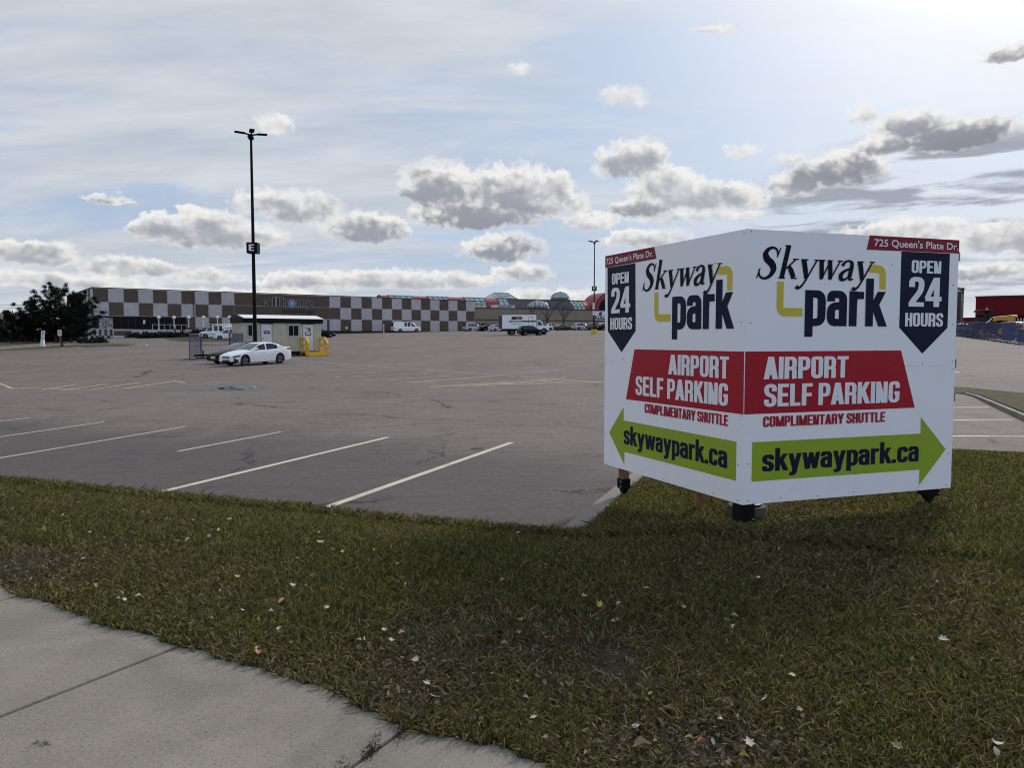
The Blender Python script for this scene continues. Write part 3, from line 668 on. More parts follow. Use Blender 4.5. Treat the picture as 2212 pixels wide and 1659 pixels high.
C = Vector((2.050, 6.715, 0)); Z0 = 0.163; AR = 71.19; AL = -23.25; PW = 2.44
sign = thing('corner_sign', 'large white two-sided corner board on posts advertising airport self parking with green arrows', 'sign', (C.x, C.y, 0.0), 90)
def sub(name, x, y, z, az, parent):
    """a part's own frame: local X runs along the bearing az, local -Y faces the viewer"""
    return dict(M=Matrix.Translation((x, y, z)) @ Matrix.Rotation(R(90 - az), 4, 'Z'), parent=parent)
def framed(o, fr):
    o.parent = fr['parent']; o.matrix_local = fr['M']; return o
_o = MB().lathe([(0.0, -0.0066), (0.004, -0.0062), (0.0055, -0.0005)], 8, (0, 0, 0), 0, 'Y').build('screw', SCREW); SCREWHEAD = _o.data; bpy.data.objects.remove(_o)
def make_panel(fr, right):
    b = MB(); b.bbox((0.003, 0, 0), (PW, 0.012, 1.2185), 0.0008); b.bbox((0.003, 0, 1.2192), (PW, 0.012, PW), 0.0008)
    p = framed(b.build('panel', BOARD), fr)
    rr = random.Random(5 if right else 9)
    cols = [0.05, 0.42, 0.83, 1.22, 1.62, 2.02, 2.39]
    for x in cols:
        for z in ([0.03, 0.36, 0.80, 1.19, 1.25, 1.62, 2.0, 2.41] if x in (cols[0], cols[-1]) else [0.035, 1.25, 2.18]):
            if rr.random() < 0.15: continue
            k = bpy.data.objects.new('screw', SCREWHEAD); COL.objects.link(k); k.parent = p
            k.location = (x + rr.uniform(-.015, .015), 0, z + rr.uniform(-.01, .01))
    T = lambda n, tx, bx, m, bold, y=-0.0045, space=1.0, skew=0.0: text_on(n, tx, bx, m, p, y, bold, space, skew)
    if right:
        plate('address_strip', [(1.343,2.44),(PW,2.44),(PW,2.312),(1.310,2.307)], DRED, p)
        T('address_lettering', "725 Queen's Plate Dr.", (1.395,2.330,2.426,2.412), WHITE, 0.012)
        plate('pennant', [(1.723,2.306),(2.324,2.306),(2.325,1.588),(2.018,1.338),(1.724,1.588)], NAVY, p)
        grot("pennant_lettering", "OPEN", (1.850,2.108,2.216,2.228), WHITE, p, lo=0, hi=1); grot("pennant_lettering", "24", (1.826,1.788,2.234,2.070), WHITE, p, lo=0, hi=1); grot("pennant_lettering", "HOURS", (1.790,1.598,2.262,1.728), WHITE, p, lo=0, hi=1)
        skyway_word((0.105, 2.018, 1.365, 2.290), BLACKP, p, -0.0045)
        hook('logo_bracket', [(0.322,1.990),(0.395,1.990)] + [(0.395,1.757),(0.604,1.757),(0.604,1.682)] + arc(0.412, 1.772, 0.09, 270, 180), YELP, p)
        hook('logo_bracket', [(1.340,2.170)] + arc(1.455, 2.080, 0.09, 90, 0) + [(1.546,1.943),(1.474,1.943),(1.470,2.095),(1.344,2.098)], YELP, p, -0.002)
        grot("logo_lettering", "park", (0.628,1.500,1.548,2.041), NAVY, p, lo=-0.22, hi=1.0)
        plate('red_band', [(0.003,1.369),(1.755,1.369),(1.945,0.815),(0.003,0.812)], REDP, p)
        grot("band_lettering", "AIRPORT", (0.202,1.120,1.132,1.320), WHITE, p, lo=0, hi=1); grot("band_lettering", "SELF PARKING", (0.207,0.873,1.748,1.076), WHITE, p, lo=0, hi=1)
        grot("shuttle_lettering", "COMPLIMENTARY SHUTTLE", (0.203,0.692,1.585,0.787), REDP, p, lo=0, hi=1)
        plate('green_arrow', [(0.093,0.560),(2.028,0.560),(2.026,0.721),(2.355,0.391),(2.031,0.053),(2.030,0.206),(0.094,0.206)], LIME, p)
        grot("web_lettering", "skywaypark.ca", (0.201,0.244,2.013,0.497), NAVY, p, lo=-0.22, hi=1.0)
    else:
        plate('address_strip', [(0.003,2.44),(1.009,2.44),(1.053,2.312),(0.003,2.305)], DRED, p)
        T('address_lettering', "725 Queen's Plate Dr.", (0.03,2.328,0.992,2.410), WHITE, 0.012)
        plate('pennant', [(0.055,2.302),(0.650,2.302),(0.668,1.566),(0.379,1.328),(0.074,1.566)], NAVY, p)
        grot("pennant_lettering", "OPEN", (0.162,2.100,0.525,2.222), WHITE, p, lo=0, hi=1); grot("pennant_lettering", "24", (0.150,1.770,0.560,2.060), WHITE, p, lo=0, hi=1); grot("pennant_lettering", "HOURS", (0.132,1.583,0.602,1.717), WHITE, p, lo=0, hi=1)
        skyway_word((0.800, 1.995, 2.070, 2.268), BLACKP, p, -0.0045)
        hook('logo_bracket', [(1.020,1.963),(1.094,1.963)] + [(1.100,1.735),(1.316,1.730),(1.314,1.656)] + arc(1.116, 1.745, 0.09, 270, 180), YELP, p)
        hook('logo_bracket', [(2.050,2.142)] + arc(2.168, 2.052, 0.09, 90, 0) + [(2.257,1.918),(2.190,1.918),(2.182,2.062),(2.050,2.072)], YELP, p)
        grot("logo_lettering", "park", (1.345,1.474,2.270,2.023), NAVY, p, lo=-0.22, hi=1.0)
        plate('red_band', [(0.650,1.364),(2.430,1.369),(2.436,0.812),(0.484,0.803)], REDP, p)
        grot("band_lettering", "AIRPORT", (1.296,1.118,2.234,1.320), WHITE, p, lo=0, hi=1); grot("band_lettering", "SELF PARKING", (0.684,0.867,2.228,1.074), WHITE, p, lo=0, hi=1)
        grot("shuttle_lettering", "COMPLIMENTARY SHUTTLE", (0.864,0.686,2.234,0.786), REDP, p, lo=0, hi=1)
        plate('green_arrow', [(0.122,0.387),(0.432,0.710),(0.436,0.560),(2.350,0.558),(2.350,0.205),(0.458,0.206),(0.460,0.062)], LIME, p)
        grot("web_lettering", "skywaypark.ca", (0.447,0.250,2.233,0.510), NAVY, p, lo=-0.22, hi=1.0)
    r = MB()
    for z in (0.06, 0.86, 1.19, 2.24):
        r.bbox((0.06 if right else -0.02, 0.0125, z), (PW + (0.035 if right else -0.06), 0.051, z + 0.089), 0.003)
    framed(r.build('rails', TIMBER), fr)
    return p
dl = -bearing(AL) * PW
make_panel(sub('r', 0, 0, Z0, AR, sign), True)
make_panel(sub('l', -dl.x, -dl.y, Z0, AL + 180, sign), False)
def post(x, y, az, hi, wood_lo, brk_lo, brk_hi, wd=0.09):
    fr = sub('p', x, y, 0, az, sign)
    o = framed(MB().bbox((-wd/2, -wd/2, wood_lo), (wd/2, wd/2, hi), 0.004).build('post', OLDW), fr)
    k = MB(); h = wd/2 + 0.012
    k.bbox((-h, -h, brk_lo), (h, h, brk_hi), 0.004)
    k.prism([(-h, brk_lo), (h, brk_lo), (0.022, brk_lo - 0.05), (-0.022, brk_lo - 0.05)], -0.03, 0.03)
    k.bbox((-0.02, -0.02, brk_lo - 0.16), (0.02, 0.02, brk_lo + 0.001), 0.002)
    kk = framed(k.build('bracket', STEEL), fr)
    for zz in (brk_lo + 0.025, brk_hi - 0.03):
        q = MB()
        q.lathe([(0, -h - 0.012), (0.008, -h - 0.011), (0.009, -h - 0.001)], 8, (h - 0.022, 0, zz), 0, 'Y')
        q.build('bolt', ZINC, kk)
    return o
un = bearing(AR - 90); ln = bearing(AL + 90)
pr = bearing(AR) * 2.27 + un * 0.105; pl = bearing(AL) * 2.16 + ln * 0.105; pc_ = bearing(24) * 0.105
post(pc_.x, pc_.y, 70, 2.4, 0.02, 0.0, 0.20, 0.115)
post(pr.x, pr.y, AR, 2.4, 0.10, 0.085, 0.185, 0.12)
post(pl.x, pl.y, AL + 180, 2.4, -0.04, -0.085, 0.03, 0.09)
b = MB(); a0 = bearing(AL) * 1.05 + ln * 0.10; a1 = bearing(AL) * 1.05 + ln * 0.10
lo = bearing(AL) * 0.78 + ln * 0.12
b.bar((lo.x - .02, lo.y, -0.16), (lo.x + 0.10, lo.y + 0.03, 0.55), 0.085, 0.06); b.bar((a0.x, a0.y, 0.6), (a0.x + 1.0, a0.y + 0.75, 1.3), 0.04, 0.09)
b.build('brace', OLDW, sign)
FOOTC = concrete_mat("weathered_concrete", (0.048, 0.041, 0.033), (0.085, 0.075, 0.062), 0.5)
ft = thing('concrete_footing', 'round weathered concrete pier with a steel flange right behind the sign corner', 'footing', (2.20, 7.05, 0.0))
MB().lathe([(0.175, -0.12), (0.178, 0.075), (0.168, 0.092), (0.0, 0.093)], 28).build('pier', FOOTC, ft, smooth=True)
fl = MB().lathe([(0.115, 0.0935), (0.130, 0.097), (0.130, 0.112), (0.122, 0.116), (0.0, 0.117)], 24).build('flange', STEEL, ft, smooth=True)
MB().lathe([(0.075, 0.1175), (0.075, 0.15), (0.0, 0.151)], 18).build('stub', STEEL, ft, smooth=True)

# ------------------------------------------------------------------ turf blades, litter and fallen leaves
def attr_mat(name, rough=0.8, trans=0.0):
    m = bpy.data.materials.new(name); m.use_nodes = True
    t = NT(m.node_tree); b = m.node_tree.nodes['Principled BSDF']
    a = t.n('ShaderNodeAttribute', attribute_name='col')
    t.put(b.inputs['Base Color'], a.outputs['Color']); b.inputs['Roughness'].default_value = rough
    b.inputs['Specular IOR Level'].default_value = 0.25
    if trans:
        tr = t.n('ShaderNodeBsdfTranslucent'); t.put(tr.inputs[0], t.mix(1.0, a.outputs['Color'], (1.1, 1.08, .75), 'MULTIPLY'))
        mx = t.n('ShaderNodeMixShader'); mx.inputs[0].default_value = trans
        t.put(mx.inputs[1], b.outputs[0]); t.put(mx.inputs[2], tr.outputs[0]); t.put(m.node_tree.nodes['Material Output'].inputs[0], mx.outputs[0])
    return m
BLADE = attr_mat("grass_blade", 0.75, 0.4); LITTER = attr_mat("dry_leaf_litter", 0.9)
def vnoise(x, y, sc, seed):
    """smooth value noise on arrays"""
    r = np.random.default_rng(seed); T = r.random((64, 64))
    X = x * sc; Y = y * sc; i = np.floor(X).astype(int); j = np.floor(Y).astype(int); fx = X - i; fy = Y - j
    fx = fx*fx*(3-2*fx); fy = fy*fy*(3-2*fy)
    g = lambda a, b: T[a % 64, b % 64]
    return (g(i,j)*(1-fx)+g(i+1,j)*fx)*(1-fy)+(g(i,j+1)*(1-fx)+g(i+1,j+1)*fx)*fy
def on_lawn(x, y, over=0.0):
    dx = x - K0.x; dy = y - K0.y; p = dx*R_.x+dy*R_.y; q = dx*U_.x+dy*U_.y
    a = (x-W0.x)*WA.x+(y-W0.y)*WA.y; n = (x-W0.x)*WN.x+(y-W0.y)*WN.y
    e = -0.02+0.026*np.sin(2.3*a+.5)+0.020*np.sin(5.9*a+1.9)+0.013*np.sin(13.1*a)+0.01*np.sin(31*a+1)+0.006*np.sin(73*a)-0.05*np.exp(-((a-.02)/.12)**2)-0.04*np.exp(-((a-1.62)/.10)**2)
    return (n > e + over) & ((q < -0.13 - over) | ((p > 0.255 + over) & (q < Q1 - 0.2 - over))), n - e, p, q
def tri_mesh(name, V, nv, colr, m, kind):
    """V = (count, nv, 3) polygons; colr = (count, 3)"""
    n = len(V); me = bpy.data.meshes.new(name)
    me.vertices.add(n * nv); me.loops.add(n * nv); me.polygons.add(n)
    me.vertices.foreach_set('co', V.reshape(-1).astype(np.float32))
    me.loops.foreach_set('vertex_index', np.arange(n * nv, dtype=np.int32))
    me.polygons.foreach_set('loop_start', np.arange(0, n * nv, nv, dtype=np.int32))
    a = me.color_attributes.new('col', 'FLOAT_COLOR', 'POINT')
    a.data.foreach_set('color', np.repeat(np.concatenate([colr, np.ones((n, 1))], 1), nv, 0).reshape(-1).astype(np.float32))
    me.materials.append(m); me.update(calc_edges=True); me.validate()
    o = bpy.data.objects.new(name, me); COL.objects.link(o); return tag(o, kind=kind)
def sample_view(n, d0, d1, power, amax=37):
    a = np.radians(rng.uniform(-amax, amax, n)); u = rng.random(n)
    e = 1 - power                                            # density falls with distance^-power
    k0, k1 = d0 ** (e + 1), d1 ** (e + 1); d = (k0 + u * (k1 - k0)) ** (1 / (e + 1))
    return d * np.sin(a), d * np.cos(a), d
def build_grass(n=860000):
    x, y, d = sample_view(n, 2.0, 15.5, 1.25, 52)
    ok, en, p, q = on_lawn(x, y, -0.012)
    pt = vnoise(x, y, 0.75, 1) * 0.5 + vnoise(x, y, 1.9, 2) * 0.3 + vnoise(x, y, 5.3, 3) * 0.2
    # trodden, dry strip along the pavement and the worn corner in front
    dry = np.clip(1.15 - en / 1.5, 0, 1) * 0.42 + np.clip((x - 0.2) / 2.6, 0, 1) * np.clip((5.2 - y) / 2.5, 0, 1) * 0.35
    dry += np.clip(1 - np.hypot((x - 0.05) / 0.7, (y - 4.05) / 0.5), 0, 1) * 0.22 + np.clip(1 - np.hypot((x + 0.65) / 0.55, (y - 4.35) / 0.4), 0, 1) * 0.4 + np.clip(1 - np.hypot((x - 0.75) / 0.8, (y - 2.95) / 0.4), 0, 1) * 0.6
    dry = np.clip(dry + (pt - 0.5) * 1.9 + 0.12, 0, 1)
    keep = ok & (rng.random(n) > dry ** 1.3 * 0.93)
    x, y, d, dry, en, pt, q = (v[keep] for v in (x, y, d, dry, en, pt, q)); n = len(x)
    h = (0.028 + 0.034 * rng.random(n)) * (1 - 0.45 * dry) * (1 + 0.25 * (pt - .5))
    h *= np.where((q > -0.4) & (q < 0), 1.75, 1.0)           # longer tufts left along the kerb
    wd = 0.0022 + 0.00055 * d * (0.6 + 0.8 * rng.random(n))
    th = rng.uniform(0, 2*pi, n); ln_ = rng.normal(0, 1, n) * 0.55 + 0.55 + dry * 0.9; la = rng.uniform(0, 2*pi, n)
    base = np.stack([x, y, lawn_z(x, y) - .006], 1)
    side = np.stack([np.cos(th), np.sin(th), np.zeros(n)], 1) * wd[:, None]
    lean = np.stack([np.cos(la), np.sin(la), np.zeros(n)], 1) * (h * ln_)[:, None]
    mid = base + lean * 0.35 + np.stack([0*h, 0*h, h * 0.62], 1); tip = base + lean + np.stack([0*h, 0*h, h], 1)
    V = np.stack([base - side, base + side, mid + side * 0.8, tip, mid - side * 0.8], 1)
    r1 = rng.random((n, 1)); r2 = rng.random((n, 1))
    g = np.array([0.050, 0.058, 0.018]) * (1 - r1) + np.array([0.255, 0.25, 0.085]) * r1 ** 1.7
    brown = np.array([0.085, 0.062, 0.034]) * (1 - r2) + np.array([0.38, 0.30, 0.18]) * r2 ** 3 + np.array([0.03, 0.022, 0.01])
    isb = rng.random((n, 1)) < (0.17 + 0.78 * dry ** 1.1)[:, None]
    tri_mesh('grass', V, 5, np.where(isb, brown, g), BLADE, 'stuff')
build_grass()
def build_litter(n=80000):
    x, y, d = sample_view(n, 2.2, 11, 1.3)
    ok, en, p, q = on_lawn(x, y, -0.045)
    den = 0.10 + np.where(en < 0, -.55, 0) + 0.75 * np.exp(-((en - 0.15) / 0.55) ** 2) + np.clip((x - 0.6) / 3, 0, 1) * 0.65
    den *= 0.45 + vnoise(x, y, 1.3, 11)
    keep = ok & (rng.random(n) < den); x, y, d, en = x[keep], y[keep], d[keep], en[keep]; n = len(x)
    s = 0.003 + 0.008 * rng.random(n) ** 3; th = rng.uniform(0, 2*pi, n); el_ = 1.4 + 1.6 * rng.random(n)
    ax = np.stack([np.cos(th), np.sin(th), rng.normal(0, .35, n)], 1) * (s * el_)[:, None]
    bx = np.stack([-np.sin(th), np.cos(th), rng.normal(0, .5, n)], 1) * s[:, None]
    c = np.stack([x, y, lawn_z(x, y) + 0.005 + np.where(en < .02, .004, .026) * rng.random(n)], 1); lift = np.array([0, 0, 1.0]) * (s * rng.uniform(-.2, .7, n))[:, None]
    V = np.stack([c - ax, c - bx * .8 - lift, c + ax * .3 - bx - lift * .5, c + ax, c + bx * .9 + lift * .6, c - ax * .3 + bx + lift], 1)
    r = rng.random((n, 1))
    colr = np.array([0.060, 0.042, 0.024]) * (1 - r) + np.array([0.20, 0.155, 0.095]) * r ** 3
    gr = rng.random((n, 1)) < 0.25; colr = np.where(gr, np.array([0.06, 0.075, 0.03]) * (0.6 + r), colr)
    tri_mesh('leaf_litter', V, 6, colr, LITTER, 'stuff')
build_litter()

# ------------------------------------------------------------------ vehicles
def carpaint(name, col, rough=0.28): return mat(name, col, rough, 0.03, scale=1.5, coat=0.6)
P_WHITE = carpaint("white_car_paint", (0.78, 0.79, 0.80)); P_BLACK = mat("black_car_paint", (0.003, 0.003, 0.004), 0.3, 0.03, spec=.12)
P_SILVER = carpaint("silver_car_paint", (0.42, 0.43, 0.44), 0.32); P_GREEN = carpaint("dark_green_car_paint", (0.018, 0.024, 0.022), 0.25)
P_GREY = carpaint("dark_grey_car_paint", (0.05, 0.052, 0.058), 0.28); P_NAVY = carpaint("dark_blue_car_paint", (0.02, 0.025, 0.045), 0.25)
GLASS = mat("tinted_car_glass", (0.012, 0.014, 0.016), 0.06, 0.05, spec=0.6)
SHIELD = mat("windscreen_glass", (0.045, 0.055, 0.062), 0.05, 0.08, spec=0.9)
RUBBER = mat("tyre_rubber", (0.012, 0.012, 0.012), 0.85, 0.2); UNDERB = mat("underbody_plastic", (0.010, 0.010, 0.010), 0.8, 0.2)
ALLOY = mat("alloy_rim", (0.45, 0.45, 0.46), 0.35, 0.05, metal=0.8); DKRIM = mat("dark_rim", (0.015, 0.015, 0.016), 0.4, 0.1)
LAMPG = mat("headlamp_glass", (0.30, 0.32, 0.34), 0.12, 0.2, scale=20, spec=0.8); DKLAMP = mat("smoked_headlamp", (0.03, 0.032, 0.036), 0.15, 0.5, scale=20, spec=0.6); REDL = mat("red_tail_lamp", (0.30, 0.010, 0.014), 0.18, 0.1)
TRIM = mat("black_trim", (0.012, 0.012, 0.013), 0.45, 0.1); CHROME = mat("chrome", (0.6, 0.6, 0.62), 0.15, 0.02, metal=1.0)
PLATEW = mat("number_plate", (0.6, 0.6, 0.62), 0.5, 0.03)

SEDAN = dict(L=4.68, W=1.82, wr=.335, fa=.86, ra=3.66, sill=.20, top=[(0,.60),(.06,.68),(.30,.77),(.8,.885),(1.30,.965),(1.5,.97),(2.6,.985),(3.7,1.035),(4.1,1.075),(4.55,1.085),(4.66,1.05),(4.68,.98)],
    roof=[(1.28,.955),(1.6,1.13),(2.05,1.345),(2.45,1.425),(2.8,1.435),(3.2,1.40),(3.6,1.30),(4.16,1.075)], ws=2.10, rw=3.25, wins=[(1.72,2.50),(2.60,3.50)])
COUPE = dict(SEDAN, L=4.6, top=[(0,.58),(.08,.68),(.4,.80),(1.2,.93),(2.6,.97),(3.7,1.0),(4.3,1.02),(4.55,1.0),(4.6,.9)], roof=[(1.25,.93),(1.75,1.22),(2.2,1.38),(2.6,1.42),(3.1,1.38),(3.6,1.24),(4.15,1.01)])
SUV = dict(L=4.60, W=1.85, wr=.36, fa=.88, ra=3.55, sill=.26, top=[(0,.72),(.06,.84),(.35,.95),(1.1,1.06),(2.6,1.10),(4.2,1.14),(4.5,1.13),(4.6,1.05)],
    roof=[(1.05,1.04),(1.5,1.36),(1.85,1.60),(2.3,1.68),(3.2,1.69),(3.9,1.65),(4.25,1.57),(4.52,1.12)], ws=1.9, rw=4.1, wins=[(1.45,2.30),(2.38,3.20),(3.28,3.95)])
HATCH = dict(L=4.25, W=1.78, wr=.32, fa=.82, ra=3.40, sill=.22, top=[(0,.62),(.06,.74),(.4,.86),(1.0,.97),(2.5,1.0),(3.9,1.05),(4.2,1.03),(4.25,.9)],
    roof=[(.95,.95),(1.4,1.20),(1.85,1.42),(2.3,1.49),(3.0,1.48),(3.6,1.40),(4.12,1.04)], ws=1.9, rw=3.5, wins=[(1.4,2.22),(2.3,3.1),(3.16,3.5)])
MINIVAN = dict(L=5.0, W=1.95, wr=.34, fa=.95, ra=3.95, sill=.22, top=[(0,.66),(.06,.78),(.4,.90),(1.0,1.02),(2.5,1.06),(4.7,1.10),(4.95,1.08),(5.0,.95)],
    roof=[(.9,1.0),(1.5,1.40),(2.0,1.66),(2.5,1.74),(3.6,1.74),(4.5,1.68),(4.75,1.58),(4.97,1.07)], ws=2.05, rw=4.6, wins=[(1.4,2.3),(2.4,3.4),(3.5,4.5)])
CARGO = dict(L=5.70, W=2.0, wr=.36, fa=.92, ra=4.30, sill=.28, top=[(0,.78),(.05,.95),(.25,1.06),(.95,1.17),(1.4,1.20),(5.6,1.22),(5.7,1.18)],
    roof=[(.80,1.14),(1.15,1.45),(1.55,1.88),(1.85,2.02),(2.4,2.08),(4.5,2.08),(5.45,2.05),(5.60,1.98),(5.69,1.2)], ws=1.6, rw=5.55, wins=[(1.18,1.95),(2.15,2.75),(2.9,3.4)], tumble=.10)

def make_car(name, spec, paint, roofmat=None, rims=None, racks=False, dark_rims=False):
    L, W, wr = spec['L'], spec['W'], spec['wr']; tum = spec.get('tumble', .24); sill = spec['sill']
    car = thing(name, 'x', 'car')
    tx = np.array(spec['top']).T; rx = np.array(spec['roof']).T
    def sm(s, A, w=.05): return float(np.mean([np.interp(s + o, A[0], A[1]) for o in (-w, -w/2, 0, w/2, w)]))
    ar = wr * 1.12; wc = wr
    def plan(s): return W/2 * (1 - .17 * max(0, (.8 - s) / .8) ** 2.2 - .11 * max(0, (s - (L - .75)) / .75) ** 2.2)
    def zb(s):
        z = sill + .10 * max(0, (.25 - s) / .25) ** 2 + .12 * max(0, (s - (L - .5)) / .5)
        for c in (spec['fa'], spec['ra']):
            if abs(s - c) < ar: z = max(z, wc + math.sqrt(ar*ar - (s-c)**2))
        return z
    FR = (.38, .68); YM = (.84, .975, 1.0, 1.0, .975, .935, .86, .45, 0)
    def ring(s):
        zt = sm(s, tx); b_ = zb(s); w_ = plan(s); h = zt - sill
        zs = [b_, b_ + .02, sill + FR[0]*h, sill + FR[1]*h, zt - .075, zt - .02, zt, zt + .022, zt + .03]
        for i in range(1, 9): zs[i] = max(zs[i], zs[i-1] + .004)
        return [(L/2 - s, y * w_, z) for y, z in zip(YM, zs)]
    def body_y(s, z):
        r = ring(s)[1:6]; return float(np.interp(z, [p[2] for p in r], [p[1] for p in r]))
    cols = set(np.linspace(0, L, 40).round(4)) | {.02, .06, L - .02, L - .06}
    for c in (spec['fa'], spec['ra']):
        cols |= {round(c + ar * cos(pi * k / 14), 4) for k in range(15)} | {round(c - ar - .006, 4), round(c + ar + .006, 4)}
    cols = sorted(cols); n = 17; b = MB(); vs = []; fs = []; mi = []
    for s in cols:
        r = ring(s); r = [(x, y, z) for x, y, z in r] + [(x, -y, z) for x, y, z in r[-2::-1]]; vs += r
    for j in range(len(cols) - 1):
        for k in range(n):
            k2 = (k + 1) % n; fs.append((j*n+k, j*n+k2, (j+1)*n+k2, (j+1)*n+k)); mi.append(1 if k in (0, 15, 16) else 0)
    for base in (0, (len(cols) - 1) * n):
        for k in range(8): fs.append((base+k, base+k+1, base+n-2-k, base+n-1-k) if k < 7 else (base+7, base+8, base+9)); mi.append(0)
    b.v = vs; b.f = fs; b.mi = mi
    body = b.build('body', [paint, UNDERB], car, smooth=32)
    # greenhouse
    s0, s1 = rx[0][0], rx[0][-1]
    wb = [q for w_ in spec['wins'] for q in w_]
    gc = sorted(set(np.linspace(s0, s1, 26).round(4)) | set(wb) | {spec['ws'], spec['rw']})
    def gring(s):
        zr = max(sm(s, rx, .06), sm(s, tx) + .005); be = sm(s, tx) - .012; w_ = plan(s) * .93; hh = zr - be
        y = lambda z: w_ - (z - be) * tum
        zs = [be, be + .5*hh, zr - min(.07, .3*hh), zr - min(.02, .1*hh), zr, zr + .015*min(1, hh/.3), zr + .02*min(1, hh/.3)]
        ys = [y(zs[0]), y(zs[1]), y(zs[2]), y(zs[3]) * .95, y(zr) * .86, y(zr) * .45, 0]
        return [(L/2 - s, a, c) for a, c in zip(ys, zs)]
    rings = []
    for s in gc:
        r = gring(s); rings.append(r + [(x, -y, z) for x, y, z in r[-2::-1]])
    m_ = 13; parts = {}
    def put(key, q): parts.setdefault(key, MB()).add(q, [(0, 1, 2, 3)])
    for j in range(len(gc) - 1):
        mid = (gc[j] + gc[j+1]) / 2
        for k in range(m_ - 1):
            q = [rings[j][k], rings[j][k+1], rings[j+1][k+1], rings[j+1][k]]; top = 3 <= k <= 8
            if top and mid < spec['ws']: put('windscreen', q)
            elif top and mid > spec['rw']: put('rear_window', q)
            elif k in (0, 1, 10, 11):
                wi = [i for i, (a, c) in enumerate(spec['wins']) if a <= mid <= c]
                put(('side_window', wi[0], k < 5), q) if wi else put('roof', q)
            else: put('roof', q)
    for key, mb in parts.items():
        nm = key if isinstance(key, str) else key[0]
        o = mb.build(nm, {'windscreen': SHIELD, 'rear_window': GLASS, 'roof': roofmat or paint}.get(nm, GLASS), car)
        bm = bmesh.new(); bm.from_mesh(o.data); bmesh.ops.remove_doubles(bm, verts=bm.verts[:], dist=.0005); bm.to_mesh(o.data); bm.free()
        o.data.polygons.foreach_set('use_smooth', [True] * len(o.data.polygons)); o.data.set_sharp_from_angle(angle=R(40))
    # wheels
    for c in (spec['fa'], spec['ra']):
        for sg in (1, -1):
            x = L/2 - c; y0 = sg * (W/2 - .02); y1 = sg * (W/2 - .23)
            wv = MB().lathe([(wr*.66, y0 - sg*.02), (wr*.90, y0), (wr*.985, y0 - sg*.03), (wr, y0 - sg*.06), (wr, y1 + sg*.05), (wr*.9, y1), (wr*.3, y1)], 22, (x, 0, wr), 0, 'Y').build('wheel', RUBBER, car, smooth=40)
            rm = MB().lathe([(0, y0 - sg*.045), (wr*.64, y0 - sg*.045), (wr*.70, y0 - sg*.012), (wr*.66, y0 - sg*.008)], 22, (x, 0, wr), 0 if dark_rims else 1, 'Y')
            if dark_rims: pass
            for k in range(5):
                for d_ in ((-.17, .17) if dark_rims else (0,)):
                    a_ = 2*pi*k/5 + .3; a2 = a_ + d_
                    rm.bar((x + .05*cos(a_), y0 - sg*.022, wr + .05*sin(a_)), (x + wr*.66*cos(a2), y0 - sg*.016, wr + wr*.66*sin(a2)), .022 if dark_rims else .075, .02, 1 if dark_rims else 0)
            rm.build('rim', [DKRIM, ALLOY] if dark_rims else [ALLOY, DKRIM], wv)
    # lamps, mirrors, handles, door seams
    def patch(nm, sa, sb, z0, z1, sg, m, off=.006, nn=5):
        vs = []; 
        for i in range(nn + 1):
            t = i / nn; s = sa + (sb - sa) * t
            for z in (z0(t), (z0(t) + z1(t)) / 2, z1(t)):
                vs.append((L/2 - s + (off if s < .3 else (-off if s > L - .3 else 0)), sg * (body_y(s, z) + off), z))
        bb = MB(); bb.add(vs, [(3*i+q, 3*i+q+1, 3*i+q+4, 3*i+q+3) for i in range(nn) for q in (0, 1)]); return bb.build(nm, m, car)
    zh = sm(.12, tx); zk = sm(L - .15, tx)
    tall = spec['roof'][3][1] > 1.6
    for sg in (1, -1):
        patch('headlight', .02, .50, lambda t: zh - .17 + .08*t, lambda t: zh - .055 + .05*t, sg, DKLAMP if dark_rims else LAMPG)
        if tall: patch('tail_light', L - .28, L - .02, lambda t: zk - .38, lambda t: zk - .04, sg, REDL)
        else: patch('tail_light', L - .42, L - .02, lambda t: zk - .12 - .08*t, lambda t: zk - .04, sg, REDL)
        for s in sorted({wb[0] - .12, (wb[1] + wb[2]) / 2, wb[3] + (.02 if len(wb) < 5 else .03)}):
            zt = sm(s, tx)
            patch('door_seam', s, s + .014, lambda t: sill + .06, lambda t: zt - .09, sg, TRIM, .002, 1)
        for s in (wb[1] - .14, wb[3] - .12):
            z = sm(s, tx) - .13; yb = body_y(s, z)
            MB().bbox((L/2 - s - .10, min(sg*yb, sg*(yb+.035)), z - .012), (L/2 - s + .08, max(sg*yb, sg*(yb+.035)), z + .016), .01).build('door_handle', paint, car)
        s = wb[0] + .04; z = sm(s, tx) + .07; yb = plan(s) * .93
        MB().bbox((L/2 - s - .06, min(sg*yb, sg*(yb+.2)), z - .06), (L/2 - s + .09, max(sg*yb, sg*(yb+.2)), z + .07), .05).build('mirror', paint, car)
    g = MB(); w_ = plan(0) * .80; zt = sm(0, tx)
    if spec is SEDAN:
        g.prism([(-w_*.66, zt-.01), (w_*.66, zt-.01), (w_*.42, zt-.18), (w_*.80, sill+.09), (-w_*.80, sill+.09), (-w_*.42, zt-.18)], 0, .012, 0, Matrix(((0,1,0,L/2+.002),(1,0,0,0),(0,0,1,0),(0,0,0,1))))
        for sg in (1, -1): patch('fog_lamp_recess', .05, .36, lambda t: sill + .04, lambda t: sill + .34 - .16*t, sg, TRIM, .008)
    else:
        g.bbox((L/2, -w_*.62, zt-.20), (L/2+.012, w_*.62, zt-.06), .004); g.bbox((L/2, -w_*.75, sill+.12), (L/2+.012, w_*.75, sill+.24), .004)
    g.build('grille', TRIM, car)
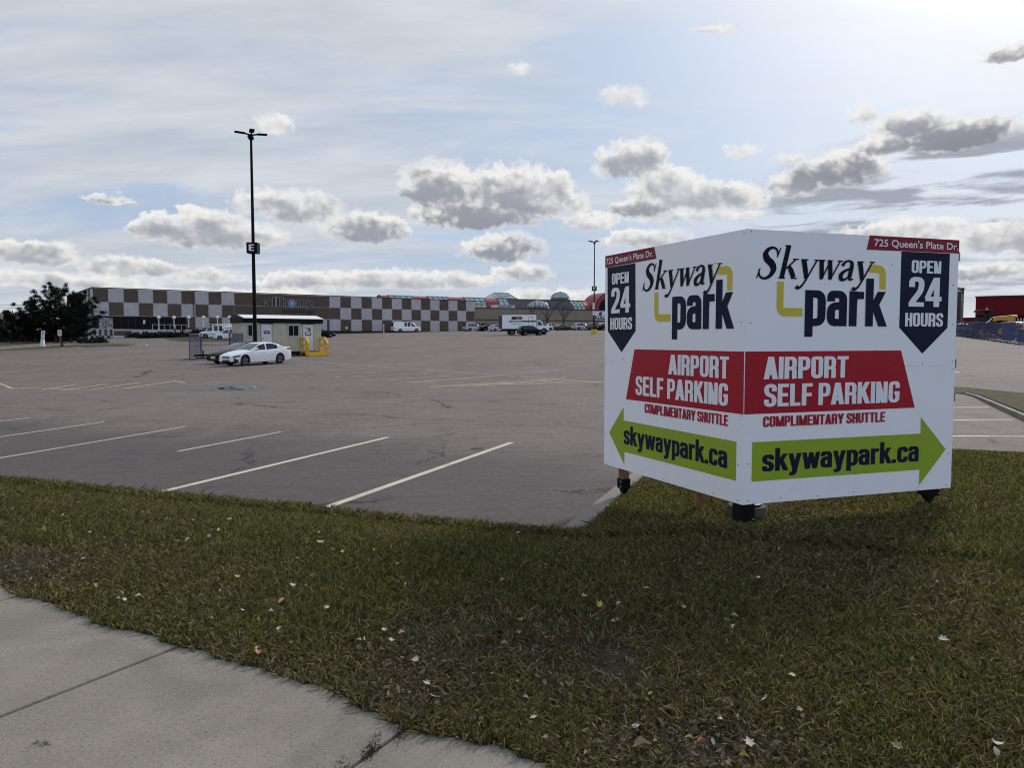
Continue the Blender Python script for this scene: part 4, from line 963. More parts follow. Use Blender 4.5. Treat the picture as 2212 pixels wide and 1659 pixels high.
    for xx, z in ((L/2 + .015, sill + .26), (-L/2 - .015, zk - .30 if not tall else zk - .25)):
        MB().bbox((xx - .008, -.25, z - .06), (xx + .008, .25, z + .06), .004).build('number_plate', PLATEW, car)
    MB().bbox((-L/2 - .012, -plan(L)*.8, sill + .10), (-L/2 + .05, plan(L)*.8, sill + .24), .02).build('rear_bumper', TRIM if tall else paint, car)
    if tall:   # upright tail glass and roof bars
        q = MB()
        for sg in (1, -1): q.tube([(L/2 - spec['ws'] - .2, sg*(plan(2)*.93 - .62*tum - .08), spec['roof'][3][1] + .0), (L/2 - spec['ws'] - .3, sg*(plan(2)*.93 - .62*tum - .08), spec['roof'][3][1] + .045), (L/2 - spec['rw'] + .15, sg*(plan(2)*.93 - .62*tum - .08), spec['roof'][3][1] + .03)], .018, 6)
        if not spec.get('tumble'): q.build('roof_rails', TRIM, car)
    return car
def car_at(o, px, depth, az, label, cat='car', group=None, sc=1.0):
    p = gd(px, depth); o.location = (p.x, p.y, p.z - .01); o.rotation_euler = (0, 0, R(90 - az)); o.scale = (sc, sc, sc)
    # stand on the slope
    d = bearing(az); g0 = zg(p.x - d.x*1.4, p.y - d.y*1.4); g1 = zg(p.x + d.x*1.4, p.y + d.y*1.4)
    o.rotation_euler = (Matrix.Rotation(R(90 - az), 3, 'Z') @ Matrix.Rotation(-math.atan2(g1 - g0, 2.8), 3, 'Y')).to_euler()
    return tag(o, label, cat, group)

wc_ = make_car('sedan_car', SEDAN, P_WHITE, dark_rims=True)
car_at(wc_, 1106 - 15.75/47.8*FOC - 11, 47.8, 215, 'gleaming white sedan with black spoked wheels parked before the site office', sc=.915); wc_.scale.z = .97
bc = make_car('sedan_car', SEDAN, P_BLACK); car_at(bc, 1106 - 17.25/50.2*FOC - 15, 50.2, 215, 'black sedan parked half hidden behind the white sedan', sc=.95)

MALLC = 'cars parked in front of the mall'
o = make_car('cargo_van', CARGO, P_WHITE); car_at(o, 877, 159, 64, 'white cargo van with side windows alone before the checkered wall', 'van', None, 1.04)
o = make_car('suv_car', SUV, P_SILVER); car_at(o, 1023, 166, 62, 'silver suv parked at the right end of the checkered wall', 'car', MALLC)
o = make_car('sedan_car', COUPE, P_BLACK); car_at(o, 1058, 166, 66, 'black sedan parked between the silver suv and the rental truck', 'car', MALLC)
o = make_car('hatchback_car', HATCH, P_SILVER); car_at(o, 1077, 160, 60, 'silver hatchback mostly hidden by the tail of the rental truck', 'car', MALLC)
o = make_car('suv_car', SUV, P_BLACK); car_at(o, 1147, 120, 72, 'black suv driving in front of the white rental truck', 'car', None, .9)
o = make_car('suv_car', SUV, P_WHITE); car_at(o, 1196, 182, 68, 'white suv with its front hidden, right behind the nose of the truck', 'car', MALLC)
o = make_car('sedan_car', COUPE, P_GREEN); car_at(o, 1217, 176, 66, 'dark green sedan to the right of the rental truck', 'car', MALLC)
o = make_car('suv_car', SUV, P_SILVER); car_at(o, 1256, 175, 64, 'silver suv parked just left of the yellow pole base', 'car', MALLC)
o = make_car('minivan_car', MINIVAN, P_NAVY, P_WHITE); car_at(o, 1271, 186, 66, 'dark minivan with a pale roof behind the silver suv', 'car', MALLC)
o = make_car('suv_car', SUV, P_GREY); car_at(o, 1289, 172, 64, 'dark grey suv behind the far light pole', 'car', MALLC)
o = make_car('suv_car', SUV, P_SILVER, P_WHITE); car_at(o, 1306, 178, 64, 'pale suv in the mall row half hidden by the board', 'car', MALLC)
o = make_car('hatchback_car', HATCH, P_BLACK); car_at(o, 1309, 163, 60, 'black hatchback cut off by the left edge of the board', 'car', MALLC)
o = make_car('sedan_car', COUPE, P_BLACK); car_at(o, 691, 118, 60, 'black car peeping out behind the right end of the site office')
o = make_car('minivan_car', MINIVAN, P_WHITE); car_at(o, 497, 112, 248, 'white minivan partly hidden by the left end of the site office', 'car', None, .92)
sv = make_car('service_van', CARGO, P_WHITE); car_at(sv, 473, 119, 250, 'white utility van with a roof rack and a letter on its side', 'van', None, 1.0)
q = MB()
for x in np.arange(-2.5, 1.2, .55): q.tube([(x, -.72, 2.09), (x, -.72, 2.26), (x, .72, 2.26), (x, .72, 2.09)], .022, 6)
for y in (-.72, .72): q.tube([(-2.7, y, 2.26), (1.3, y, 2.26)], .022, 6)
q.build('roof_rack', P_WHITE, sv)
lad = MB()
for y in (.15, .55): lad.bar((-1.6, y, 2.31), (1.9, y, 2.31), .04, .06)
for x in np.arange(-1.5, 1.9, .3): lad.bar((x, .15, 2.31), (x, .55, 2.31), .03, .03)
YPL = mat("yellow_fibreglass", (0.55, 0.36, 0.03), 0.5, 0.1)
ld = lad.build('ladder', YPL, None); tag(ld, 'yellow ladder lying on the roof rack of the utility van', 'ladder'); ld.matrix_world = Matrix.LocRotScale(sv.location, sv.rotation_euler, sv.scale)
v_, f_ = text_mesh("G", 0.03)
b = MB(); b.add([(-.15 - p[0]*.62, 1.012, 1.02 + p[1]*.62) for p in v_], f_)
b.add([(-.9, 1.012, 1.05), (-2.5, 1.012, 1.05), (-2.5, 1.012, 1.12), (-.9, 1.012, 1.12)], [(0,1,2,3)]); b.add([(-.9, .985, 1.60), (-2.5, .985, 1.60), (-2.5, .985, 1.66), (-.9, .985, 1.66)], [(0,1,2,3)])
b.build('side_lettering', NAVY, sv)

# ------------------------------------------------------------------ rental truck
def make_truck():
    t = thing('box_truck', 'white rental box truck with dark blue stripe and open dark rear', 'truck')
    # box: x from -4.3 (tail) to 1.9, cab ahead of it
    b = MB(); b.bbox((-4.25, -1.22, 1.05), (1.85, 1.22, 3.50), .03); b.build('cargo_box', P_WHITE, t)
    MB().bbox((-4.262, -1.13, 1.12), (-4.252, 1.13, 3.38), .002).build('rear_shade_sheet', TRIM, t)  # flat dark sheet standing in for the shaded inside of the box
    f = MB(); f.box((-4.27, -1.24, 3.46), (1.87, 1.24, 3.53)); f.box((1.855, -1.24, 1.0), (1.90, 1.24, 3.46)); f.box((-4.28, -1.24, 1.0), (-4.262, -1.14, 3.46)); f.box((-4.28, 1.14, 1.0), (-4.262, 1.24, 3.46))
    f.build('box_trim', TRIM, t)
    fr = MB(); fr.box((-4.1, -.45, .72), (3.3, .45, 1.04)); fr.bbox((-4.28, -1.1, .62), (-4.05, 1.1, .80), .02); fr.box((-1.4, -1.1, .55), (-.2, -.7, 1.0)); fr.build('chassis', UNDERB, t)
    # cab, profile in XZ pulled across
    c = MB(); prof = [(1.98, .70), (1.98, 2.42), (2.12, 2.52), (2.62, 2.50), (2.82, 2.36), (3.16, 1.66), (3.95, 1.46), (4.14, 1.30), (4.18, .72)]
    c.prism(prof, -1.02, 1.02); c.build('cab', P_WHITE, t)
    for sg in (-1, 1):
        y = sg * 1.027; MB().prism([(2.12, 1.62), (2.12, 2.28), (2.60, 2.26), (2.98, 1.62)], y, y + sg*.004).build('side_window', GLASS, t)
        MB().bbox((3.2, min(sg*1.05, sg*1.22), 1.55), (3.28, max(sg*1.05, sg*1.22), 2.0), .03).build('mirror', TRIM, t)
        MB().bbox((4.17, sg*.72 - .16, .98), (4.20, sg*.72 + .16, 1.14), .01).build('headlight', LAMPG, t)
        a_ = MB(); a_.prism([(3.25 + .62*cos(pi*k/8), .55 + .62*sin(pi*k/8)) for k in range(9)], sg*1.021, sg*1.028); a_.build('wheel_arch', TRIM, t)
    MB().add([(2.83, -.92, 2.34), (2.83, .92, 2.34), (3.165, .92, 1.665), (3.165, -.92, 1.665)], [(0, 1, 2, 3)]).build('windscreen', SHIELD, t).location = (.012, 0, .01)
    MB().bbox((4.18, -.5, .92), (4.21, .5, 1.22), .01).build('grille', CHROME, t); MB().bbox((4.16, -1.05, .48), (4.32, 1.05, .74), .03).build('bumper', CHROME, t)
    for x, ys in ((3.25, (-1, 1)), (-2.35, (-1, 1))):
        for sg in ys:
            y0 = sg * 1.10; wv = MB().lathe([(.30, y0 - sg*.02), (.44, y0), (.49, y0 - sg*.04), (.49, y0 - sg*.32), (.3, y0 - sg*.34)], 24, (x, 0, .49), 0, 'Y').build('wheel', RUBBER, t, smooth=40)
            MB().lathe([(0, y0 - sg*.05), (.12, y0 - sg*.03), (.18, y0 - sg*.08), (.24, y0 - sg*.05), (.25, y0 - sg*.015)], 20, (x, 0, .49), 0, 'Y').build('rim', P_GREY, wv, smooth=40)
    # writing on the side that faces the car park (-Y)
    side = bpy.data.objects.get('cargo_box'); side = [o_ for o_ in t.children if o_.name.startswith('cargo_box')][0]
    MB().box((-3.0, -1.2245, 2.20), (1.80, -1.221, 2.43)).build('blue_stripe', NAVY, side)
    grot('sign_lettering', 'BRISTOL', (-2.58, 2.62, -.66, 3.14), BLACKP, side, -1.226, slant=.12)
    grot('sign_shadow', 'BRISTOL', (-2.62, 2.58, -.70, 3.10), REDP, side, -1.223, slant=.12)
    MB().prism([(-.52, 2.74), (-.36, 2.85), (-.52, 2.96)], -1.226, -1.223).build('small_logo', BLACKP, side)
    text_on('stripe_lettering', 'TRUCK RENTALS', (-2.6, 2.245, -.66, 2.39), WHITE, side, -1.2275, .02)
    text_on('web_lettering', 'bristoltruckrentals.com', (-2.6, 1.84, -.62, 1.97), NAVY, side, -1.224, .01)
    d = MB(); d.box((.42, -1.226, 1.35), (.46, -1.221, 3.05)); d.box((1.14, -1.226, 1.35), (1.18, -1.221, 3.05)); d.box((.42, -1.2265, 3.05), (1.18, -1.221, 3.10)); d.build('side_door_frame', TRIM, side)
    d = MB(); [d.box((x, -1.2245, 1.45), (x + l_, -1.221, 1.51)) for x, l_ in ((-1.2, .34), (-.82, .42), (-.35, .55))]; d.build('small_print', NAVY, side)
    return t
tr = make_truck(); p = gd(1133, 126); d = bearing(84)
tr.location = (p.x, p.y, p.z - .02); tr.rotation_euler = (Matrix.Rotation(R(90 - 76), 3, 'Z') @ Matrix.Rotation(-.012, 3, 'Y')).to_euler(); tr.scale = (.95, .95, .95)

# ------------------------------------------------------------------ furniture store with chequered panels
src = 4048 / 2212
def panel_stone(name, c): return mat(name, c, 0.85, 0.10, scale=1.2, bump=0.3, bscale=14)
PBROWN = panel_stone("brown_aggregate_panel", (0.092, 0.065, 0.047)); PPALE = panel_stone("pale_aggregate_panel", (0.44, 0.41, 0.425)); JOINT = mat("pale_joint_band", (0.36, 0.345, 0.34), 0.8, 0.05)
CAP = mat("dark_roof_coping", (0.008, 0.008, 0.008), 0.6, 0.1); DARKGL = mat("dark_storefront_glass", (0.003, 0.003, 0.004), 0.2, 0.2, spec=0.12)
DKWALL = mat("dark_wall_and_recess_shade", (0.010, 0.009, 0.008), 0.8, 0.2); WHT = mat("white_painted_concrete", (0.60, 0.59, 0.58), 0.75, 0.06, scale=1)
WHTM = mat("white_painted_metal", (0.70, 0.70, 0.70), 0.5, 0.03); GREYD = mat("pale_grey_door", (0.40, 0.40, 0.41), 0.6, 0.05)
Z0F = 128.0; WP = 2.32; NP = 33
F0 = Vector(((375 - 2024) / (FOC * src) * Z0F, Z0F, 0)); FA = 53.5; FE = bearing(FA)
store = thing('furniture_store', 'long low furniture store clad in brown and pale chequered panels', 'store', (F0.x, F0.y, 0), FA)
RZ = [10.02, 7.72, 5.42, 3.05]; LEN = WP * NP
core = MB(); core.box((0.02, 0.05, 1.0), (LEN - .02, 34, 9.98)); core.box((0.0, 0.0, 5.30), (LEN, 0.05, 5.36)); core.build('wall', DKWALL, store)
pb = MB(); g = .05
def ptype(t, row):
    if row == 0: return 0 if (t % 2 == 0 if t < 10 else (t < 18 or t % 2 == 1)) else 1
    if row == 1: return (1 if t % 2 == 0 else 0) if t < 9 else (0 if t <= 18 else (1 if t % 2 == 1 else 0))
    return ptype(t, 0)
for t_ in range(NP):
    for row in range(3):
        if row == 2 and t_ < 6: continue
        x0, x1 = t_ * WP + g, (t_ + 1) * WP - g
        if row == 2 and t_ == 6: x0 = 6.35 * WP
        if t_ < 18 and t_ >= 10 and row < 2: x0, x1 = t_ * WP, (t_ + 1) * WP
        m_ = ptype(t_, row)
        if row == 2: m_ = {6: 0, 7: 1, 8: 0, 9: 1}.get(t_, 0 if t_ < 17 else m_)
        pb.box((x0, -.06, RZ[row + 1] + g), (x1, .049, RZ[row] - g), m_)
for k in range(1, 3): pb.box((0, -.03, RZ[k] - g), (LEN, .05, RZ[k] + g), 2)
for t_ in range(NP + 1):
    if 10 < t_ < 18: continue
    for row in range(3):
        if row == 2 and t_ < 7: continue
        pb.box((max(0, t_ * WP - g), -.035, RZ[row+1] + g), (min(LEN, t_ * WP + g), .05, RZ[row] - g), 2)
for k in range(14):     # left end wall
    for row in range(2):
        pb.box((-.06, k * WP + g, RZ[row+1] + g), (.019, (k+1) * WP - g, RZ[row] - g), 0 if (k + row) % 2 else 1)
pb.build('chequered_panels', [PBROWN, PPALE, JOINT], store)
cp = MB(); cp.box((-.12, -.12, 10.02), (LEN + .05, .4, 10.16)); cp.box((-.12, .4, 10.02), (.3, 34, 10.16)); cp.build('roof_coping', CAP, store)
# ground floor on the left: recess shade drawn as a flush dark sheet
rc = MB(); rc.box((0.4, -.02, 3.1), (6.35 * WP, .047, 5.40)); rc.build('recess_shade', DKWALL, store)
gl_ = MB(); gl_.box((.5, -.05, 3.15), (6.3 * WP, -.022, 5.25)); sg_ = gl_.build('storefront_glazing', DARKGL, store)
mu = MB()
for x in np.arange(.6, 6.3 * WP, 1.16): mu.box((x - .03, -.09, 3.15), (x + .03, -.05, 5.3))
mu.build('mullions', CAP, sg_)
GLASSREFL = mat("painted_window_reflection", (0.20, 0.20, 0.21), 0.5, 0.9, scale=2.5)  # bright reflection in the shop glass, painted as a pale panel
MB().box((.75, -.075, 3.2), (2.9, -.052, 5.1)).build('reflection_panel', GLASSREFL, store)
MB().box((17.15 * WP, -.10, 3.2), (17.75 * WP, -.062, 5.3)).build('door', GREYD, store)
MB().box((8.1 * WP, -.10, 3.1), (8.6 * WP, -.062, 4.5)).build('door', DARKGL, store)
sw = MB()
for s0 in (6.85,): sw.box((s0 * WP, -.2, 5.35), (s0 * WP + .1, -.06, 10.0))
sw.build('downpipe', PBROWN, store)
# lettering
def fx(px_s): return on_line(px_s / src, (F0.x, F0.y), (FE.x, FE.y))
def fz(py_s, px_s):
    s = fx(px_s); return zat(py_s / src, F0.y + FE.y * s, px_s / src)
LBLK = mat("black_sign_letters", (0.008, 0.008, 0.009), 0.4, 0.1); LEDGE = mat("pale_letter_edge", (0.40, 0.40, 0.39), 0.5, 0.05); BLUEB = mat("blue_sign_disc", (0.03, 0.17, 0.52), 0.4, 0.05)
def sx_(zx): return fx(640 + zx / 2.9105)
zb0, zt0 = fz(1080 + 385/2.9105, 1140), fz(1080 + 283/2.9105, 1140)
xh = zb0 + (zt0 - zb0) * .74
for nm, tx, a, c, hi in (('a', 'a', 1192, 1270, xh), ('ll', 'll', 1282, 1358, zt0), ('h', 'h', 1380, 1452, zt0), ('me', 'me', 1556, 1742, xh)):
    for bold, m_, dy, pad in ((.045, LEDGE, -.075, .06), (.022, LBLK, -.10, .0)):
        text_on('sign_letter', tx, (sx_(a) - pad, zb0 - pad, sx_(c) + pad, hi + pad), m_, store, dy, bold)
cx_, cz_ = sx_(1502), zb0 + (xh - zb0) * .5; rr_ = (sx_(1540) - sx_(1466)) / 2
for r_, m_, dy in ((rr_ + .09, LEDGE, -.076), (rr_, BLUEB, -.10)):
    MB().prism([(cx_ + r_ * cos(2*pi*k/28), cz_ + r_ * 1.1 * sin(2*pi*k/28)) for k in range(28)], dy, dy + .015).build('sign_disc', m_, store)
MB().prism([(cx_-.42, cz_), (cx_, cz_+.45), (cx_+.42, cz_), (cx_+.28, cz_), (cx_+.28, cz_-.42), (cx_+.1, cz_-.42), (cx_+.1, cz_-.12), (cx_-.1, cz_-.12), (cx_-.1, cz_-.42), (cx_-.28, cz_-.42), (cx_-.28, cz_)], -.108, -.101).build('house_symbol', LEDGE, store)
zb1, zt1 = fz(1080 + 478/2.9105, 1180), fz(1080 + 405/2.9105, 1180)
for bold, m_, dy, o_ in ((.03, PBROWN, -.075, .06), (.035, LBLK, -.10, 0)):
    text_on('sign_letter', 'furnishings', (sx_(1382) + o_, zb1 - o_*.5, sx_(1745) + o_, zt1 - o_*.5), m_, store, dy, bold)
# two small round notices on the wall
NOTE = mat("white_notice", (0.6, 0.6, 0.6), 0.6, 0.05)
MB().lathe([(0.0, -.075), (.26, -.075), (.27, -.06)], 20, (fx(1370), 0, fz(1296, 1370)), 0, 'Y').build('wall_notice', NOTE, store)
# terrace walls and planters
def block(name, label, cat, px0, px1, off, z0f, z1f, m, depth=.35, capm=None, rows=None):
    a = fx(px0); c = fx(px1); o = thing(name, label, cat, tuple(F0 + FE * a + bearing(FA + 90) * off), FA)
    w = c - a; z1 = z1f; b = MB()
    if rows:
        n = rows; b.box((0, .01, z0f), (w, depth, z1 - .01), 1)
        for r in range(2):
            h_ = (z1 - z0f) / 2
            for k in range(n): b.box((k*w/n, 0, z0f + r*h_), ((k+1)*w/n, .0099, z0f + (r+1)*h_), (k + r) % 2)
        b.build('wall', [PBROWN, PPALE], o)
    else: b.box((0, 0, z0f), (w, depth, z1)); b.build('wall', m, o)
    if capm: MB().box((-.06, -.06, z1 + .002), (w + .06, depth + .06, z1 + .10)).build('wall_cap', capm, o)
    return o
block('planter_wall', 'small chequered terrace wall beside the pines', 'wall', 345, 431, 3.6, 1.0, 3.10, None, 2.8, WHT, 8)
o = block('planter_wall', 'brown and white planter wall with a white cap left of the shrubs', 'wall', 431, 502, 4.6, 1.0, 3.02, WHT, 3.8, WHT)
MB().box((.05, -.02, 2.05), (fx(502) - fx(431) - .05, -.001, 2.85)).build('brown_panel', PBROWN, o)
block('terrace_wall', 'long low white terrace wall behind the shrubs and globe lamps', 'wall', 502, 742, 2.6, 1.2, 3.02, WHT, 1.8, WHT)


rail = thing('handrail', 'thin pale handrail in front of the dark shop windows', 'railing', tuple(F0 + FE * fx(600) + bearing(FA + 90) * .9), FA)
r_ = MB(); wl = fx(735) - fx(600); r_.bar((0, 0, 4.0), (wl, 0, 4.0), .05)
for k in range(7): r_.bar((k * wl / 6, 0, 3.05), (k * wl / 6, 0, 4.0), .05)
r_.build('rail', WHTM, rail)

# globe lamps in front of the terrace
GLOBE = mat("opal_lamp_globe", (0.72, 0.71, 0.69), 0.35, 0.03)
def globe_lamp():
    t = thing('globe_lamp', 'x', 'lamp post')
    MB().lathe([(.13, 0), (.13, .12), (.075, .16), (.062, 3.05), (.10, 3.08), (.10, 3.16), (0, 3.16)], 12).build('pole', WHTM, t, smooth=40)
    MB().lathe([(0.0, 3.12)] + [(.29 * sin(a), 3.42 - .30 * cos(a)) for a in np.linspace(.3, pi - .01, 12)] + [(0, 3.72)], 18).build('globe', GLOBE, t, smooth=True)
    return t
g0 = globe_lamp()
for i, (px_, bot) in enumerate(((596.5, 1313.5), (653.5, 1313.5), (708.7, 1314), (763.7, 1313), (815.5, 1311), (859.5, 1308), (897, 1306))):
    o = g0 if i == 0 else copy_tree(g0)
    pf = F0 + FE * fx(px_) + bearing(FA + 90) * (6.5 + .2 * i)
    ztop = zat(1248 / src, pf.y, px_ / src)
    place(o, (pf.x, pf.y, ztop - 3.72), 0, 'white post lamp with a round globe in the row before the terrace', 'globe lamps along the terrace')
# picnic tables on the terrace
WOODD = mat("dark_stained_wood", (0.035, 0.018, 0.014), 0.8, 0.2)
def picnic():
    t = thing('picnic_table', 'x', 'picnic table')
    MB().bbox((-.95, -.38, .72), (.95, .38, .77), .01).build('table_top', WOODD, t)
    for sg in (-1, 1): MB().bbox((-.95, sg*.72 - .13, .42), (.95, sg*.72 + .13, .46), .01).build('bench', WOODD, t)
    for x in (-.65, .65):
        l_ = MB(); l_.bar((x, -.65, 0), (x, -.12, .72), .08, .05); l_.bar((x, .65, 0), (x, .12, .72), .08, .05); l_.bar((x, -.8, .40), (x, .8, .40), .05, .08); l_.build('leg_frame', WOODD, t)
    return t
p0 = picnic()
for i, px_ in enumerate((668, 690, 752, 776)):
    o = p0 if i == 0 else copy_tree(p0); pf = F0 + FE * fx(px_) + bearing(FA + 90) * 7.5
    place(o, (pf.x, pf.y, zat(1313 / src, pf.y, px_ / src)), FA + 12 * (i % 2), 'dark wooden picnic table on the terrace by the globe lamps', 'picnic tables on the terrace')

# ------------------------------------------------------------------ mall behind it
BEIGE = mat("beige_block_wall", (0.235, 0.195, 0.140), 0.85, 0.05, scale=.5); BAND = mat("dark_wall_band", (0.030, 0.024, 0.020), 0.7, 0.1)
MGREY = mat("grey_metal_cladding", (0.115, 0.112, 0.125), 0.6, 0.12, scale=.8); MRED = mat("red_metal_roof", (0.24, 0.018, 0.030), 0.45, 0.10, scale=1.0)
SKYG = mat("greenish_skylight_glass", (0.30, 0.37, 0.36), 0.12, 0.25, scale=.7, spec=0.9); FRAME = mat("dark_green_frame", (0.012, 0.022, 0.022), 0.5, 0.1)
MA = 62.0; ME = bearing(MA); MN = bearing(MA - 90)
M0 = Vector(((1868 - 2024) / (FOC * src) * 197, 197, 0))
mall = thing('shopping_mall', 'beige shopping mall with red barrel roofs and glass domes behind the store', 'mall', (M0.x, M0.y, 0), MA)
def mx(px_s, off=0.0):
    o = M0 + MN * off; return on_line(px_s / src, (o.x, o.y), (ME.x, ME.y))
def mdep(px_s, off=0.0): return (M0 + MN * off).y + ME.y * mx(px_s, off)
def mz(py_s, px_s, off=0.0): return zat(py_s / src, mdep(px_s, off), px_s / src)
TOPW = 9.35
b = MB(); b.box((-14, 0, 2.5), (mx(3200), 16, TOPW)); b.build('wall', BEIGE, mall)
b = MB(); b.box((-14, -.06, 6.30), (mx(3200), -.002, 6.52)); b.box((-14, -.08, TOPW + .002), (mx(3200), .4, TOPW + .22)); b.build('wall_bands', BAND, mall)
for a, c, zt_ in ((1880, 1897, 5.35), (1903, 1926, 5.35), (2183, 2196, 5.35), (2215, 2236, 5.35), (2286, 2297, 5.35)):
    h_ = 2.7 if a in (1880, 1903, 2215) else 4.35
    MB().box((mx(a), -.05, h_), (mx(c), -.002, zt_)).build('door' if h_ < 3 else 'window', DARKGL, mall)
b = MB(); b.box((mx(1990, 17), 17, 5), (mx(3200, 17), 40, 12.85)); up = b.build('upper_wall', MGREY, mall)
MB().box((mx(1990, 17) - .1, 16.9, 12.852), (mx(3200, 17), 17.4, 13.02)).build('coping', CAP, up)
def vault(name, xa, xb, y, z, ry, rz, m, glass=False, gable=None, frames=True, nn=16):
    """a length of barrel roof along the wall; y = its axis, z = its springing"""
    ar_ = [(y - ry * cos(pi * k / nn), z + rz * sin(pi * k / nn)) for k in range(nn + 1)]
    b = MB(); vs = [(xa, p[0], p[1]) for p in ar_] + [(xb, p[0], p[1]) for p in ar_]; n = nn + 1
    b.add(vs, [(k, k+1, k+1+n, k+n) for k in range(nn)])
    o = b.build(name, m, mall, smooth=True)
    f = MB()
    if glass:
        k_ = max(2, round((xb - xa) / 1.5))
        for i in range(k_ + 1):
            x = xa + (xb - xa) * i / k_; f.tube([(x, p[0] + (p[0]-y)*.01, p[1] + .03) for p in ar_], .075, 5)
        for k in range(0, nn + 1, 2): f.bar((xa, ar_[k][0], ar_[k][1] + .03), (xb, ar_[k][0], ar_[k][1] + .03), .12)
    else:
        for x in (xa, xb): f.tube([(x, p[0], p[1] + .02) for p in ar_], .10, 5)
    f.build('roof_frame', FRAME, o)
    if gable is not None:
        gq = MB(); gq.poly([(gable, p[0], p[1]) for p in ar_]); gq.build('gable', MGREY, o)
    return o
YV = 9.0; vx = lambda p: mx(p, YV - 2.6)
edges = [(1512, 1545, 0), (1545, 1638, 1), (1638, 1700, 0), (1700, 1778, 1), (1778, 1843, 0), (1843, 1922, 1), (1922, 1974, 0), (1974, 2012, 1)]
for i, (a, c, gq) in enumerate(edges):
    vault('glass_vault' if gq else 'red_vault', vx(a), vx(c), YV, 9.4, 3.1, 3.15, SKYG if gq else MRED, bool(gq), vx(a) + .05 if i == 0 else None)
v2 = lambda p: mx(p, 3.0)
vault('glass_vault', v2(2254) , v2(2300), 6.0, 9.4, 4.9, 2.75, SKYG, True, v2(2254) + .05); vault('red_vault', v2(2300), v2(2420), 6.0, 9.4, 4.9, 2.70, MRED)
# red entrance arch, facing the car park
cxa = mx(2412); ar1 = [(cxa + 5.6 * cos(pi * k / 20), 9.4 + 5.2 * sin(pi * k / 20)) for k in range(21)]; ar2 = [(cxa + 4.3 * cos(pi * k / 20), 9.4 + 3.9 * sin(pi * k / 20)) for k in range(21)]
b = MB(); n = 21
vs = [(x, -.5, z) for x, z in ar1] + [(x, 6.5, z) for x, z in ar1] + [(x, -.5, z) for x, z in ar2] + [(x, 6.5, z) for x, z in ar2]
for k in range(20): b.f += [(k, k+1, n+k+1, n+k), (k, 2*n+k, 2*n+k+1, k+1), (2*n+k, 3*n+k, 3*n+k+1, 2*n+k+1)]; b.mi += [0, 0, 0]
b.v = vs; ea = b.build('entrance_arch', MRED, mall)
b = MB(); b.poly([(x, .3, z) for x, z in ar2]); b.build('arch_glazing', DARKGL, ea)
b = MB(); b.tube([(x, -.52, z) for x, z in ar1], .11, 5); b.tube([(x, -.52, z) for x, z in ar2], .11, 5); b.build('arch_trim', CAP, ea)
def dome(px_s, off, r, z, h, nm='glass_dome'):
    x = mx(px_s, off); y = off; N = 16
    prof = [(1.0, 0), (1.0, .18), (.93, .42), (.74, .70), (.46, .88), (.12, .98)]
    b = MB().lathe([(r * a, z + h * c) for a, c in prof] + [(0, z + h)], N, (x, y, 0)); o = b.build(nm, SKYG, mall)
    f = MB()
    for k in range(N):
        a = 2*pi*k/N; f.tube([(x + r*1.01*q*cos(a), y + r*1.01*q*sin(a), z + h*c + .02) for q, c in prof], .07, 5)
    for q, c in (prof[1], prof[4], prof[0]): f.tube([(x + r*1.01*q*cos(2*pi*k/N), y + r*1.01*q*sin(2*pi*k/N), z + h*c) for k in range(N+1)], .09 if c else .16, 5, cap=False)
    f.lathe([(.3, z + h*.97), (.3, z + h*1.06), (0, z + h*1.08)], 8, (x, y, 0)); f.build('dome_ribs', FRAME, o)
    MB().lathe([(r * 1.03, z - .7), (r * 1.03, z)], N, (x, y, 0)).build('dome_curb', MGREY, o)
dome(2126.5, 4.5, 3.15, 9.75, 2.45); dome(2214, 24, 2.95, 13.5, 2.35)
# ridged skylight on the upper roof
oy = 24; xa, xb = mx(1920, oy), mx(2032, oy); xr0, xr1 = mx(1955, oy), mx(2008, oy); zb_, zr_ = 13.0, 15.1; yy0, yy1 = oy - 3.0, oy + 3.0; ym = oy
b = MB(); b.add([(xa, yy0, zb_), (xb, yy0, zb_), (xb, yy1, zb_), (xa, yy1, zb_), (xr0, ym, zr_), (xr1, ym, zr_)], [(0,1,5,4), (1,2,5), (2,3,4,5), (3,0,4)])
o = b.build('ridge_skylight', SKYG, mall); f = MB()
for A, B in (((xa,yy0,zb_),(xr0,ym,zr_)), ((xb,yy0,zb_),(xr1,ym,zr_)), ((xr0,ym,zr_),(xr1,ym,zr_)), ((xa,yy0,zb_),(xb,yy0,zb_)), ((xa,yy1,zb_),(xr0,ym,zr_))): f.tube([A, B], .08, 5)
for k in range(1, 12):
    t_ = k / 12; x = xa + (xb - xa) * t_; top = (min(max(x, xr0), xr1), ym, zr_) if xr0 <= x <= xr1 else None
    if top: f.tube([(x, yy0, zb_), (x, ym, zr_)], .05, 4)
for k in (1, 2, 3):
    t_ = k / 4; f.tube([(xa + (xr0-xa)*t_, yy0 + 3*t_, zb_ + (zr_-zb_)*t_), (xb + (xr1-xb)*t_, yy0 + 3*t_, zb_ + (zr_-zb_)*t_)], .05, 4)
f.build('skylight_frame', FRAME, o)
MB().box((xa - .3, yy0 - .2, 12.0), (xb + .3, yy1 + .2, zb_ - .01)).build('skylight_curb', MGREY, o)
xa, xb = mx(1957, 2.5), mx(2034, 2.5); b = MB(); b.bbox((xa, 2.5, 9.36), (xb, 5.0, 10.35), .03); o = b.build('rooftop_unit', WHTM, mall)
b = MB(); [b.box((xa + .5, 2.47, 9.5 + .12*k), (xb - .4, 2.499, 9.56 + .12*k)) for k in range(7)]; b.build('louvers', MGREY, o); MB().box((xa - .1, 2.4, 10.352), (xb + .1, 5.1, 10.43)).build('unit_top', WHTM, o)
